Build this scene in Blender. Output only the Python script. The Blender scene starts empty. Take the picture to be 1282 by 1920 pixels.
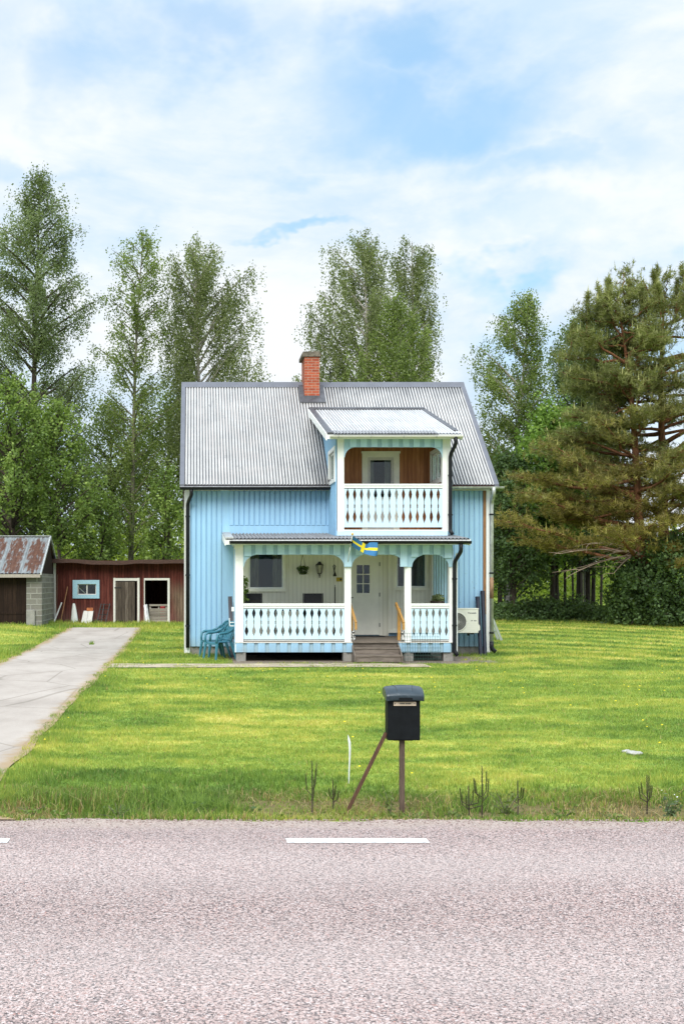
import bpy, math, random
import numpy as np
from mathutils import Vector
random.seed(7)
RNG = np.random.default_rng(11)
scene = bpy.context.scene
COL = scene.collection
# ------------------------------------------------------------------ camera figures (pixels of the 1282x1920 photograph)
F, CU, CV, CH = 2190.0, 365.0, 1090.0, 1.84


def PX(u, v, Y):
    return ((u - CU) * Y / F, Y, CH - (v - CV) * Y / F)


def XU(u, Y):
    return (u - CU) * Y / F


def ZV(v, Y):
    return CH - (v - CV) * Y / F


def sstep(a, b, x):
    t = np.clip((np.asarray(x, float) - a) / (b - a), 0, 1)
    return t * t * (3 - 2 * t)


def vnoise(x, y, seed=0):
    """smooth value noise on numpy arrays"""
    x = np.asarray(x, float); y = np.asarray(y, float)
    xi = np.floor(x).astype(np.int64); yi = np.floor(y).astype(np.int64)
    fx = x - xi; fy = y - yi
    fx = fx * fx * (3 - 2 * fx); fy = fy * fy * (3 - 2 * fy)

    def hsh(a, b):
        n = (a * 374761393 + b * 668265263 + seed * 974634777) & 0xFFFFFFFF
        n = ((n ^ (n >> 13)) * 1274126177) & 0xFFFFFFFF
        return ((n ^ (n >> 16)) & 0xFFFF) / 65535.0
    a = hsh(xi, yi); b = hsh(xi + 1, yi); c = hsh(xi, yi + 1); d = hsh(xi + 1, yi + 1)
    return (a * (1 - fx) + b * fx) * (1 - fy) + (c * (1 - fx) + d * fx) * fy


ROAD_EDGE = 8.95


def road_edge(x):
    return ROAD_EDGE + 0.13 * (vnoise(np.asarray(x) * 1.1, np.asarray(x) * 0 + 3, 4) - .5) + 0.05 * (vnoise(np.asarray(x) * 11.0, np.asarray(x) * 0 + 1, 6) - .5) + 0.08 * (vnoise(np.asarray(x) * 4.1, np.asarray(x) * 0 + 9, 5) - .5)


def H(x, y):
    """height of the ground"""
    x = np.asarray(x, float); y = np.asarray(y, float)
    h = -0.10 * sstep(9.0, 10.0, y) + 0.04 * sstep(12, 20, y) + 0.02 * sstep(20, 30, y) + 0.24 * sstep(30, 47, y) + 0.5 * sstep(47, 120, y)
    dit = sstep(8.95, 9.55, y) * (1 - sstep(10.35, 11.35, y))
    h = h - 0.13 * dit * (1 - 0.75 * (1 - sstep(-1.9, -0.6, x)))
    h = h + 0.16 * sstep(32, 41, y) * (1 - sstep(-6.5, -4.6, x))
    h = h + 0.025 * (vnoise(x * .7, y * .7, 2) - .5) * sstep(11, 14, y) * (1 - sstep(24, 27, y) * (1 - sstep(36, 40, y)))
    return h


# ------------------------------------------------------------------ mesh building
class MB:
    def __init__(s):
        s.v = []; s.f = []; s.m = []

    def add(s, vs, fs, mi=0):
        o = len(s.v)
        s.v += [tuple(p) for p in vs]
        for f in fs:
            s.f.append([i + o for i in f]); s.m.append(mi)
        return s

    def box(s, x0, x1, y0, y1, z0, z1, mi=0):
        return s.add([(x0, y0, z0), (x1, y0, z0), (x1, y1, z0), (x0, y1, z0), (x0, y0, z1), (x1, y0, z1), (x1, y1, z1), (x0, y1, z1)],
                     [(0, 3, 2, 1), (4, 5, 6, 7), (0, 1, 5, 4), (1, 2, 6, 5), (2, 3, 7, 6), (3, 0, 4, 7)], mi)

    def bbox(s, x0, x1, y0, y1, z0, z1, b=.006, mi=0):
        """box with chamfered edges"""
        import bmesh
        bm = bmesh.new()
        bmesh.ops.create_cube(bm, size=1)
        for q in bm.verts:
            q.co = ((x0 + x1) / 2 + q.co.x * (x1 - x0), (y0 + y1) / 2 + q.co.y * (y1 - y0), (z0 + z1) / 2 + q.co.z * (z1 - z0))
        bmesh.ops.bevel(bm, geom=bm.edges[:], offset=b, segments=2, affect='EDGES', profile=.5)
        bm.verts.index_update()
        s.add([tuple(q.co) for q in bm.verts], [[q.index for q in f.verts] for f in bm.faces], mi)
        bm.free()
        return s

    def bar(s, p, q, w, h, mi=0, up=(0, 0, 1)):
        p = Vector(p); q = Vector(q); d = (q - p).normalized()
        a = d.cross(Vector(up))
        if a.length < 1e-4:
            a = Vector((1, 0, 0))
        a.normalize(); b = a.cross(d).normalized()
        a *= w / 2; b *= h / 2
        vs = [p - a - b, p + a - b, p + a + b, p - a + b, q - a - b, q + a - b, q + a + b, q - a + b]
        return s.add(vs, [(3, 2, 1, 0), (4, 5, 6, 7), (0, 1, 5, 4), (1, 2, 6, 5), (2, 3, 7, 6), (3, 0, 4, 7)], mi)

    def tube(s, pts, r, n=8, mi=0, cap=True):
        pts = [Vector(p) for p in pts]
        rs = r if isinstance(r, (list, tuple)) else [r] * len(pts)
        vs = []; prev = None
        for i, p in enumerate(pts):
            d = (pts[min(i + 1, len(pts) - 1)] - pts[max(i - 1, 0)]).normalized()
            if prev is None:
                a = d.cross(Vector((0, 0, 1)) if abs(d.z) < .9 else Vector((1, 0, 0))).normalized()
            else:
                a = (prev - d * prev.dot(d)).normalized()
            prev = a
            b = d.cross(a)
            for k in range(n):
                t = 2 * math.pi * k / n
                vs.append(p + (a * math.cos(t) + b * math.sin(t)) * rs[i])
        fs = []
        for i in range(len(pts) - 1):
            for k in range(n):
                k2 = (k + 1) % n
                fs.append((i * n + k, i * n + k2, (i + 1) * n + k2, (i + 1) * n + k))
        if cap:
            fs.append(tuple(range(n - 1, -1, -1)))
            fs.append(tuple((len(pts) - 1) * n + k for k in range(n)))
        return s.add(vs, fs, mi)

    def prism(s, poly, axis, t0, t1, mi=0):
        """polygon in the two other axes, swept along axis ('x': (y,z); 'y': (x,z); 'z': (x,y))"""
        def P(a, b, t):
            return {'x': (t, a, b), 'y': (a, t, b), 'z': (a, b, t)}[axis]
        n = len(poly)
        vs = [P(a, b, t0) for a, b in poly] + [P(a, b, t1) for a, b in poly]
        fs = [tuple(range(n - 1, -1, -1)), tuple(range(n, 2 * n))]
        fs += [(i, (i + 1) % n, n + (i + 1) % n, n + i) for i in range(n)]
        return s.add(vs, fs, mi)

    def lathe(s, prof, c, n=16, mi=0):
        vs = []; fs = []
        for r, z in prof:
            for k in range(n):
                t = 2 * math.pi * k / n
                vs.append((c[0] + r * math.cos(t), c[1] + r * math.sin(t), c[2] + z))
        for i in range(len(prof) - 1):
            for k in range(n):
                k2 = (k + 1) % n
                fs.append((i * n + k, i * n + k2, (i + 1) * n + k2, (i + 1) * n + k))
        fs.append(tuple(range(n - 1, -1, -1)))
        fs.append(tuple((len(prof) - 1) * n + k for k in range(n)))
        return s.add(vs, fs, mi)

    def grid(s, P, mi=0, fm=None):
        ni = len(P); nj = len(P[0])
        o = len(s.v)
        for row in P:
            s.v += [tuple(p) for p in row]
        for i in range(ni - 1):
            for j in range(nj - 1):
                s.f.append([o + i * nj + j, o + (i + 1) * nj + j, o + (i + 1) * nj + j + 1, o + i * nj + j + 1])
                s.m.append(fm(i, j) if fm else mi)
        return s

    def build(s, name, mats, parent=None, smooth=False, fix=True, loc=None):
        root = parent
        while root is not None and root.parent is not None:
            root = root.parent
        V = np.array(s.v, float)
        if root is not None:
            off = np.array(ORG[root.name])
        elif loc is not None:
            off = np.array(loc, float)
        else:
            off = np.array([(V[:, 0].min() + V[:, 0].max()) / 2, (V[:, 1].min() + V[:, 1].max()) / 2, V[:, 2].min()])
        me = bpy.data.meshes.new(name)
        me.from_pydata((V - off).tolist(), [], s.f)
        if fix:
            import bmesh
            bm = bmesh.new(); bm.from_mesh(me)
            bmesh.ops.recalc_face_normals(bm, faces=bm.faces[:])
            bm.to_mesh(me); bm.free()
        if not isinstance(mats, (list, tuple)):
            mats = [mats]
        for m in mats:
            me.materials.append(m)
        if len(mats) > 1:
            me.polygons.foreach_set('material_index', s.m)
        if smooth:
            me.polygons.foreach_set('use_smooth', [True] * len(me.polygons))
        o = bpy.data.objects.new(name, me)
        COL.objects.link(o)
        if parent is not None:
            o.parent = parent
        else:
            o.location = off
            ORG[o.name] = tuple(off)
        return o

    def build_each(s, name, mat, parent, smooth=False):
        """every connected piece as an object of its own"""
        par = list(range(len(s.v)))

        def find(i):
            while par[i] != i:
                par[i] = par[par[i]]; i = par[i]
            return i
        for f in s.f:
            for i in f[1:]:
                par[find(i)] = find(f[0])
        groups = {}
        for f in s.f:
            groups.setdefault(find(f[0]), []).append(f)
        out = []
        for fs in groups.values():
            b = MB(); idx = {}
            for f in fs:
                for i in f:
                    if i not in idx:
                        idx[i] = len(idx); b.v.append(s.v[i])
                b.f.append([idx[i] for i in f]); b.m.append(0)
            out.append(b.build(name, mat, parent, smooth))
        return out


ORG = {}


def fastmesh(name, V, Fc, mat, parent=None, attrs=None, loc=None, smooth=False):
    """big mesh from numpy arrays: V (n,3), Fc (m,k)"""
    root = parent
    while root is not None and root.parent is not None:
        root = root.parent
    off = np.array(ORG[root.name]) if root is not None else np.array(loc if loc is not None else (0, 0, 0), float)
    m, k = Fc.shape
    me = bpy.data.meshes.new(name)
    me.vertices.add(len(V)); me.loops.add(m * k); me.polygons.add(m)
    me.vertices.foreach_set('co', (V - off).astype(np.float32).ravel())
    me.loops.foreach_set('vertex_index', Fc.astype(np.int32).ravel())
    me.polygons.foreach_set('loop_start', np.arange(0, m * k, k, dtype=np.int32))
    for an, av in (attrs or {}).items():
        a = me.attributes.new(an, 'FLOAT', 'POINT')
        a.data.foreach_set('value', av.astype(np.float32))
    me.materials.append(mat)
    if smooth:
        me.polygons.foreach_set('use_smooth', np.ones(m, bool))
    me.update(calc_edges=True)
    o = bpy.data.objects.new(name, me)
    COL.objects.link(o)
    if parent is not None:
        o.parent = parent
    else:
        o.location = off
        ORG[o.name] = tuple(off)
    return o


def tag(o, label, cat, group=None):
    o['label'] = label; o['category'] = cat
    if group:
        o['group'] = group
    return o


def thing(name, label, cat, loc, group=None):
    o = bpy.data.objects.new(name, None)
    o.empty_display_size = .3
    COL.objects.link(o)
    o.location = loc
    ORG[o.name] = tuple(loc)
    return tag(o, label, cat, group)


def copy_thing(o, loc, rotz, label):
    def rec(a, par):
        c = a.copy(); COL.objects.link(c)
        if par is not None:
            c.parent = par
        for ch in a.children:
            rec(ch, c)
        return c
    kids = [c for c in o.children]
    r = o.copy(); COL.objects.link(r)
    for k in kids:
        rec(k, r)
    r.location = loc; r.rotation_euler = (0, 0, rotz); r['label'] = label
    return r


# ------------------------------------------------------------------ materials
class NT:
    def __init__(s, mat):
        s.t = mat.node_tree; s.n = s.t.nodes; s.l = s.t.links

    def node(s, typ, ins=None, **kw):
        nd = s.n.new(typ)
        for k, v in kw.items():
            setattr(nd, k, v)
        for k, v in (ins or {}).items():
            s.set(nd.inputs[k], v)
        return nd

    def set(s, sock, v):
        if isinstance(v, bpy.types.NodeSocket):
            s.l.new(v, sock)
        else:
            if isinstance(v, tuple) and sock.type == 'RGBA' and len(v) == 3:
                v = v + (1,)
            sock.default_value = v

    def math(s, op, a, b=0.0, c=0.0):
        nd = s.node('ShaderNodeMath', operation=op)
        s.set(nd.inputs[0], a); s.set(nd.inputs[1], b); s.set(nd.inputs[2], c)
        return nd.outputs[0]

    def mix(s, f, a, b, mode='MIX'):
        nd = s.node('ShaderNodeMix', data_type='RGBA', blend_type=mode)
        s.set(nd.inputs[0], f); s.set(nd.inputs[6], a); s.set(nd.inputs[7], b)
        return nd.outputs[2]

    def ramp(s, f, stops, interp='LINEAR'):
        nd = s.node('ShaderNodeValToRGB')
        cr = nd.color_ramp; cr.interpolation = interp
        while len(cr.elements) < len(stops):
            cr.elements.new(.5)
        for e, (p, c) in zip(cr.elements, stops):
            e.position = p
            if not isinstance(c, tuple):
                c = (c, c, c)
            e.color = tuple(c) + (1,)
        s.set(nd.inputs[0], f)
        return nd.outputs[0]

    def pos(s):
        return s.node('ShaderNodeNewGeometry').outputs['Position']

    def xyz(s, v):
        nd = s.node('ShaderNodeSeparateXYZ'); s.set(nd.inputs[0], v)
        return nd.outputs

    def scl(s, v, sc):
        nd = s.node('ShaderNodeVectorMath', operation='MULTIPLY')
        s.set(nd.inputs[0], v); s.set(nd.inputs[1], sc)
        return nd.outputs[0]

    def noise(s, v, scale=1.0, detail=3.0, rough=.55, dist=0.0):
        nd = s.node('ShaderNodeTexNoise', ins={'Vector': v, 'Scale': scale, 'Detail': detail, 'Roughness': rough, 'Distortion': dist})
        return nd.outputs['Fac']

    def wnoise(s, w):
        nd = s.node('ShaderNodeTexWhiteNoise', noise_dimensions='1D'); s.set(nd.inputs['W'], w)
        return nd.outputs['Value']

    def smooth(s, x, a, b):
        nd = s.node('ShaderNodeMapRange', interpolation_type='SMOOTHSTEP')
        s.set(nd.inputs[0], x); s.set(nd.inputs[1], a); s.set(nd.inputs[2], b)
        return nd.outputs[0]

    def bump(s, h, strength=.3, dist=.01):
        nd = s.node('ShaderNodeBump', ins={'Height': h, 'Strength': strength, 'Distance': dist})
        return nd.outputs[0]

    def attr(s, name):
        return s.node('ShaderNodeAttribute', attribute_name=name).outputs['Fac']


def new_mat(name):
    m = bpy.data.materials.new(name)
    m.use_nodes = True
    m.node_tree.nodes.clear()
    t = NT(m)
    out = t.node('ShaderNodeOutputMaterial')
    return m, t, out


def principled(t, out, col, rough=.6, metal=0.0, normal=None, spec=.4):
    b = t.node('ShaderNodeBsdfPrincipled', ins={'Base Color': col, 'Roughness': rough, 'Metallic': metal, 'Specular IOR Level': spec})
    if normal is not None:
        t.set(b.inputs['Normal'], normal)
    t.set(out.inputs[0], b.outputs[0])
    return b


def mul(c, k):
    return tuple(min(1.0, x * k) for x in c)


def simple(name, col, rough=.6, metal=0.0, var=.12, scale=6.0, stretch=(1, 1, 1), bump=0.0, spec=.4, dirt_tone=None, dirt_amt=.5):
    m, t, out = new_mat(name)
    p = t.scl(t.pos(), stretch)
    n = t.noise(p, scale, 5, .6)
    c = t.mix(t.smooth(n, .3, .7), mul(col, 1 - var), mul(col, 1 + var))
    if dirt_tone:
        d = t.noise(p, scale * 3.1, 6, .7)
        c = t.mix(t.math('MULTIPLY', t.smooth(d, .56, .72), dirt_amt), c, dirt_tone)
    nrm = t.bump(t.noise(p, scale * 8, 4, .6), bump, .01) if bump else None
    principled(t, out, c, rough, metal, nrm, spec)
    return m


def planks(name, cols, axis='x', pitch=.12, rough=.8, gap=.06, streak=14.0, dark=(.02, .015, .01), bump=.5, fade=None):
    """boards side by side along axis, each its own tone, with grain"""
    m, t, out = new_mat(name)
    P = t.pos(); o = t.xyz(P)
    a = {'x': o[0], 'y': o[1], 'z': o[2]}[axis]
    q = t.math('DIVIDE', a, pitch)
    fl = t.math('FLOOR', q); fr = t.math('FRACT', q)
    r = t.wnoise(fl)
    st = {'x': (streak, streak, 1.2), 'y': (streak, streak, 1.2), 'z': (1.2, 1.2, streak)}[axis]
    g = t.noise(t.scl(P, st), 1.6, 6, .65, .4)
    c = t.ramp(t.math('ADD', t.math('MULTIPLY', r, .45), t.math('MULTIPLY', t.smooth(g, .25, .75), .55)), cols)
    if fade:
        c = fade(t, o, c, g)
    edge = t.math('MINIMUM', fr, t.math('SUBTRACT', 1.0, fr))
    ln = t.smooth(edge, 0.0, gap)
    c = t.mix(ln, dark, c)
    hgt = t.math('ADD', t.math('MULTIPLY', ln, 1.0), t.math('MULTIPLY', g, .3))
    principled(t, out, c, rough, 0, t.bump(hgt, bump, .008), .2)
    return m


def leaf_mat(name, stops, trans=.35, clump=.5, rough=.55, spec=.3, zfade=None):
    m, t, out = new_mat(name)
    P = t.pos()
    r = t.attr('rnd')
    n = t.noise(P, clump, 3, .6)
    f = t.math('ADD', t.math('MULTIPLY', r, .55), t.math('MULTIPLY', t.smooth(n, .3, .7), .45))
    c = t.ramp(f, stops)
    if zfade:
        c = zfade(t, P, c, r)
    b = t.node('ShaderNodeBsdfPrincipled', ins={'Base Color': c, 'Roughness': rough, 'Specular IOR Level': spec})
    tr = t.node('ShaderNodeBsdfTranslucent', ins={'Color': t.mix(.35, c, (.35, .5, .02), 'MIX')})
    mx = t.node('ShaderNodeMixShader', ins={0: trans})
    t.set(mx.inputs[1], b.outputs[0]); t.set(mx.inputs[2], tr.outputs[0])
    t.set(out.inputs[0], mx.outputs[0])
    return m
# ------------------------------------------------------------------ the materials of the place
BLUE = (.30, .525, .73)
M = {}


def blue_paint(name, base=BLUE, worn=False):
    m, t, out = new_mat(name)
    P = t.pos()
    n = t.noise(t.scl(P, (6, 6, .8)), 1.2, 5, .6)
    n2 = t.noise(P, .45, 2, .5)
    c = t.mix(t.smooth(n, .25, .75), mul(base, .93), mul(base, 1.06))
    c = t.mix(t.math('MULTIPLY', t.smooth(n2, .4, .7), .25), c, mul(base, .86))
    # faint grime towards the bottom of the boards: splashed soil and rain runs
    g = t.noise(t.scl(P, (18, 18, 1.1)), 1.3, 6, .7)
    c = t.mix(t.math('MULTIPLY', t.smooth(g, .58, .78), .22), c, (.20, .27, .29))
    sp = t.math('MULTIPLY', t.smooth(t.math('ADD', t.xyz(P)[2], t.math('MULTIPLY', t.noise(P, 4, 5, .7), .7)), .95, .35), .5)
    c = t.mix(sp, c, (.24, .29, .28))
    if worn:
        d = t.noise(t.scl(P, (16, 16, 5)), 1.6, 7, .72)
        c = t.mix(t.math('MULTIPLY', t.smooth(d, .60, .68), .75), c, (.16, .17, .17))
        e = t.noise(t.scl(P, (11, 11, 2.4)), 1.1, 6, .7)
        c = t.mix(t.math('MULTIPLY', t.smooth(e, .67, .72), .9), c, (.42, .33, .22))
    principled(t, out, c, .55, 0, t.bump(t.noise(t.scl(P, (30, 30, 3)), 2, 4, .6), .15, .004), .35)
    return m


M['blue'] = blue_paint('blue_paint')
M['blue_worn'] = blue_paint('blue_paint_weathered', (.30, .50, .68), True)
M['blue_under'] = blue_paint('shaded_blue_under_boards', (.345, .52, .64))  # recess shade between the cover boards painted into this colour
M['blue_shade'] = blue_paint('blue_green_paint', (.45, .645, .775))
M['blue_rail'] = blue_paint('pale_blue_paint', (.56, .74, .86))
M['white'] = simple('white_paint', (.78, .79, .78), .5, 0, .04, 3, (8, 8, 1), .08, .4, (.42, .40, .34), .35)
M['cream'] = planks('cream_boards', [(0, (.77, .75, .65)), (1, (.84, .82, .73))], 'x', .105, .6, .05, 12, (.40, .38, .32), .5)
M['cream_flat'] = simple('cream_paint', (.84, .82, .73), .5, 0, .04, 4, (1, 1, 1), .05)
M['trim_cream'] = simple('trim_cream', (.83, .81, .71), .5, 0, .05, 5)
M['brown_wood'] = planks('stained_pine_boards', [(0, (.22, .085, .036)), (.5, (.38, .155, .065)), (1, (.52, .24, .105))], 'x', .105, .5, .05, 11, (.02, .01, .006), .5)
M['brown_wood_y'] = planks('stained_pine_boards_side', [(0, (.22, .085, .036)), (.5, (.38, .155, .065)), (1, (.52, .24, .105))], 'z', .105, .5, .05, 11, (.02, .01, .006), .5)
M['bare_wood'] = simple('bare_brown_wood', (.26, .13, .06), .8, 0, .3, 10, (6, 6, .6), .4)
M['yellow_wood'] = simple('oiled_yellow_wood', (.42, .22, .055), .55, 0, .2, 10, (3, 3, 3), .2)
M['deck'] = simple('weathered_deck', (.17, .14, .115), .8, 0, .3, 4, (1, 9, 9), .5, .2, (.30, .27, .23), .6)
M['concrete'] = simple('rough_concrete', (.235, .225, .205), .9, 0, .25, 3, (1, 1, 1), .8, .2, (.13, .12, .10), .6)
M['black_metal'] = simple('black_gutter_paint', (.010, .011, .014), .40, 0, .2, 8, spec=.22)
M['pipe_blue'] = simple('dark_blue_plastic_pipe', (.014, .017, .034), .35, 0, .2, 8, spec=.5)
M['zinc'] = simple('weathered_zinc', (.46, .47, .47), .5, .5, .25, 9, (1, 1, .5), .3, .4, (.12, .12, .12), .7)
M['rust_zinc'] = simple('rusty_zinc', (.25, .15, .09), .8, .1, .4, 9, (1, 1, .5), .3)
M['steel_edge'] = simple('grey_sheet_metal', (.125, .13, .155), .55, .0, .1, 3)
M['dark_flash'] = simple('dark_sheet_metal', (.085, .085, .095), .5, .2, .25, 6)
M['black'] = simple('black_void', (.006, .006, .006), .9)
M['black_fabric'] = simple('black_mesh_fabric', (.022, .022, .026), .8, 0, .2, 30)
M['dark_iron'] = simple('dark_iron', (.02, .02, .02), .5, .4, .2, 10)
M['teal'] = simple('teal_plastic', (.040, .165, .225), .42, 0, .1, 4, (1, 1, 1), 0, .45, (.10, .22, .25), .3)
M['mail_black'] = simple('black_steel_plate', (.006, .0075, .009), .55, 0, .25, 14, (1, 1, 1), .05, .15)
M['mail_lid'] = simple('blue_black_lid', (.022, .036, .048), .30, .1, .2, 9, (1, 1, 1), 0, .5, (.12, .15, .17), .35)
M['post_brown'] = simple('weathered_brown_post', (.115, .08, .062), .8, 0, .3, 12, (9, 9, .7), .5, .2, (.30, .24, .2), .5)
M['brace_brown'] = simple('rust_brown_brace', (.095, .045, .026), .6, .1, .3, 12, (3, 3, 1), .3)
M['plate'] = simple('beige_name_plate', (.62, .50, .38), .5, 0, .06, 20)
M['ink'] = simple('dark_ink', (.03, .03, .035), .6)
M['blue_ink'] = simple('blue_black_ink', (.01, .012, .05), .5)
M['pump_white'] = simple('ivory_enamel', (.66, .65, .58), .4, 0, .04, 4)
M['fan_dark'] = simple('dark_grille', (.05, .05, .05), .5)
M['fan_grey'] = simple('grey_grille_bars', (.34, .33, .31), .5)
M['flag_blue'] = simple('flag_blue', (.03, .14, .30), .8, 0, .1, 6)
M['flag_yellow'] = simple('flag_yellow', (.80, .64, .02), .8, 0, .06, 6)
M['gold'] = simple('gold_knob', (.70, .40, .04), .35, .3, .05)
M['sign_yellow'] = simple('sign_yellow', (.50, .36, .03), .6, 0, .1, 20)
M['glass_lamp'] = simple('smoked_lamp_glass', (.30, .29, .24), .15, 0, .2, 10, spec=.7)
M['curtain_dark'] = simple('dark_curtain', (.05, .045, .042), .9, 0, .3, 3, (12, 1, .6))
M['curtain_grey'] = simple('grey_curtain', (.42, .40, .36), .9, 0, .3, 3, (12, 1, .6))
M['slat_blue'] = simple('pale_blue_slat', (.36, .55, .68), .5, 0, .08, 6)
M['stone'] = simple('pale_stone', (.42, .41, .38), .8, 0, .2, 20, (1, 1, 1), .6)
M['orange_brick'] = simple('orange_brick', (.45, .15, .06), .85, 0, .3, 12, (1, 1, 1), .4)
M['wire_green'] = simple('green_coated_wire', (.05, .10, .08), .4, .3, .1)
M['alu'] = simple('dull_aluminium', (.55, .56, .55), .4, .7, .1, 8)
M['red_thing'] = simple('red_plastic', (.30, .02, .02), .5)
M['terracotta'] = simple('dark_planter', (.06, .045, .035), .8, 0, .2, 8)
M['spots'] = None
m, t, out = new_mat('black_and_white_spots')
principled(t, out, t.ramp(t.noise(t.pos(), 28, 1, .4), [(.47, (.02, .02, .02)), (.52, (.72, .71, .68))]), .5)
M['spots'] = m


def glass_mat(name, tint, refl=.22):
    m, t, out = new_mat(name)
    lw = t.node('ShaderNodeLayerWeight', ins={'Blend': .35})
    f = t.math('ADD', t.math('MULTIPLY', lw.outputs['Fresnel'], .30), refl)
    gl = t.node('ShaderNodeBsdfGlossy', ins={'Color': (.9, .95, 1), 'Roughness': .03})
    n = t.noise(t.pos(), 1.7, 2)
    t.set(gl.inputs['Normal'], t.bump(n, .06, .05))
    tr = t.node('ShaderNodeBsdfTransparent', ins={'Color': tint})
    mx = t.node('ShaderNodeMixShader', ins={0: f})
    t.set(mx.inputs[1], tr.outputs[0]); t.set(mx.inputs[2], gl.outputs[0])
    t.set(out.inputs[0], mx.outputs[0])
    return m


M['glass'] = glass_mat('window_glass', (.75, .78, .76), .02)


def corrugated_mat(name, base, rough, metal, stain=.5, pitch=.078, dirt_tone=.8, stain_shade=False):
    m, t, out = new_mat(name)
    P = t.pos()
    n = t.noise(t.scl(P, (9, .55, .55)), 1.6, 6, .65)
    c = t.mix(t.smooth(n, .3, .75), mul(base, .80), mul(base, 1.08))
    d = t.noise(t.scl(P, (4, 2, 2)), 1.3, 6, .7)
    c = t.mix(t.math('MULTIPLY', t.smooth(d, .57, .75), stain), c, (.10, .10, .11))
    # the sheet darkens along its valleys
    w_ = t.math('SINE', t.math('ADD', t.math('MULTIPLY', t.xyz(P)[0], 2 * math.pi / pitch), 0.0))
    dd = t.math('ADD', w_, t.math('MULTIPLY', t.math('SUBTRACT', t.noise(t.scl(P, (.8, 1.3, 1.3)), 1.0, 5, .65), .5), 1.6))
    if stain_shade:
        # wider dark bands: stain under the ridge, dormer wall reflection painted in beside the dormer
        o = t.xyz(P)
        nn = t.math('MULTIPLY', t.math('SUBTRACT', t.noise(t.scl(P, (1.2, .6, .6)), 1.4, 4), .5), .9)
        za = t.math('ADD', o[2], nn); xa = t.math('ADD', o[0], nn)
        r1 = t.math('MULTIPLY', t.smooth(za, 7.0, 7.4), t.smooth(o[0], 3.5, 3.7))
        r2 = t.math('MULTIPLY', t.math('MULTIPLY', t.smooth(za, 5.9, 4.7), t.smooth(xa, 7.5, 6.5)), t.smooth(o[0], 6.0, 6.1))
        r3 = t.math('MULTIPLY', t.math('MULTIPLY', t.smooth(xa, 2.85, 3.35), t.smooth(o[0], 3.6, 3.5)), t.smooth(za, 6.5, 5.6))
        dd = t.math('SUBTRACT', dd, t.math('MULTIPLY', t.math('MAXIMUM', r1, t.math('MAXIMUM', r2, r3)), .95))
    c = t.mix(t.math('MULTIPLY', t.smooth(dd, .15, -.75), dirt_tone), c, (.07, .07, .075))
    r = t.math('ADD', rough, t.math('MULTIPLY', n, .15))
    principled(t, out, c, r, metal, None, .5)
    return m


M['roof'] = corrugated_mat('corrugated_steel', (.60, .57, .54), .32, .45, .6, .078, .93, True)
M['dormer_roof'] = corrugated_mat('corrugated_steel_bright', (.66, .66, .66), .34, .25, .2, .078, .62)
M['porch_sheet'] = corrugated_mat('shaded_eave_lip', (.36, .36, .37), .45, .2, .4, .078, .8)  # grey puts the shade of the bent eave lip into the colour
M['porch_roof'] = corrugated_mat('grey_fibre_sheet', (.26, .26, .27), .6, .1, .6, .088, .7)

# brick chimney
m, t, out = new_mat('red_brick')
P = t.pos(); o = t.xyz(P)
cv = t.node('ShaderNodeCombineXYZ')
t.set(cv.inputs[0], t.math('ADD', o[0], o[1])); t.set(cv.inputs[1], o[2])
br = t.node('ShaderNodeTexBrick', ins={'Vector': cv.outputs[0], 'Color1': (.38, .088, .045, 1), 'Color2': (.25, .052, .03, 1), 'Mortar': (.40, .30, .24, 1),
                                       'Scale': 1.0, 'Mortar Size': .006, 'Brick Width': .21, 'Row Height': .075, 'Mortar Smooth': .2})
c = t.mix(t.math('MULTIPLY', t.smooth(t.noise(P, 9, 5, .65), .4, .75), .45), br.outputs[0], (.50, .19, .09))
c = t.mix(t.math('MULTIPLY', t.smooth(t.noise(P, 22, 5, .65), .6, .75), .5), c, (.10, .05, .04))
principled(t, out, c, .85, 0, t.bump(t.math('SUBTRACT', 1.0, br.outputs[1]), .6, .01), .2)
M['brick'] = m

# lightweight block wall of the garage
m, t, out = new_mat('concrete_blocks')
P = t.pos(); o = t.xyz(P)
cv = t.node('ShaderNodeCombineXYZ')
t.set(cv.inputs[0], t.math('ADD', o[0], o[1])); t.set(cv.inputs[1], o[2])
br = t.node('ShaderNodeTexBrick', ins={'Vector': cv.outputs[0], 'Color1': (.14, .132, .115, 1), 'Color2': (.20, .19, .165, 1), 'Mortar': (.27, .262, .235, 1),
                                       'Scale': 1.0, 'Mortar Size': .028, 'Brick Width': .46, 'Row Height': .2, 'Mortar Smooth': .5})
c = t.mix(t.math('MULTIPLY', t.smooth(t.noise(P, 5, 6, .7), .4, .75), .5), br.outputs[0], (.23, .215, .19))
principled(t, out, c, .92, 0, t.bump(t.math('ADD', t.noise(P, 25, 4), br.outputs[1]), .6, .02), .15)
M['blocks'] = m

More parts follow.
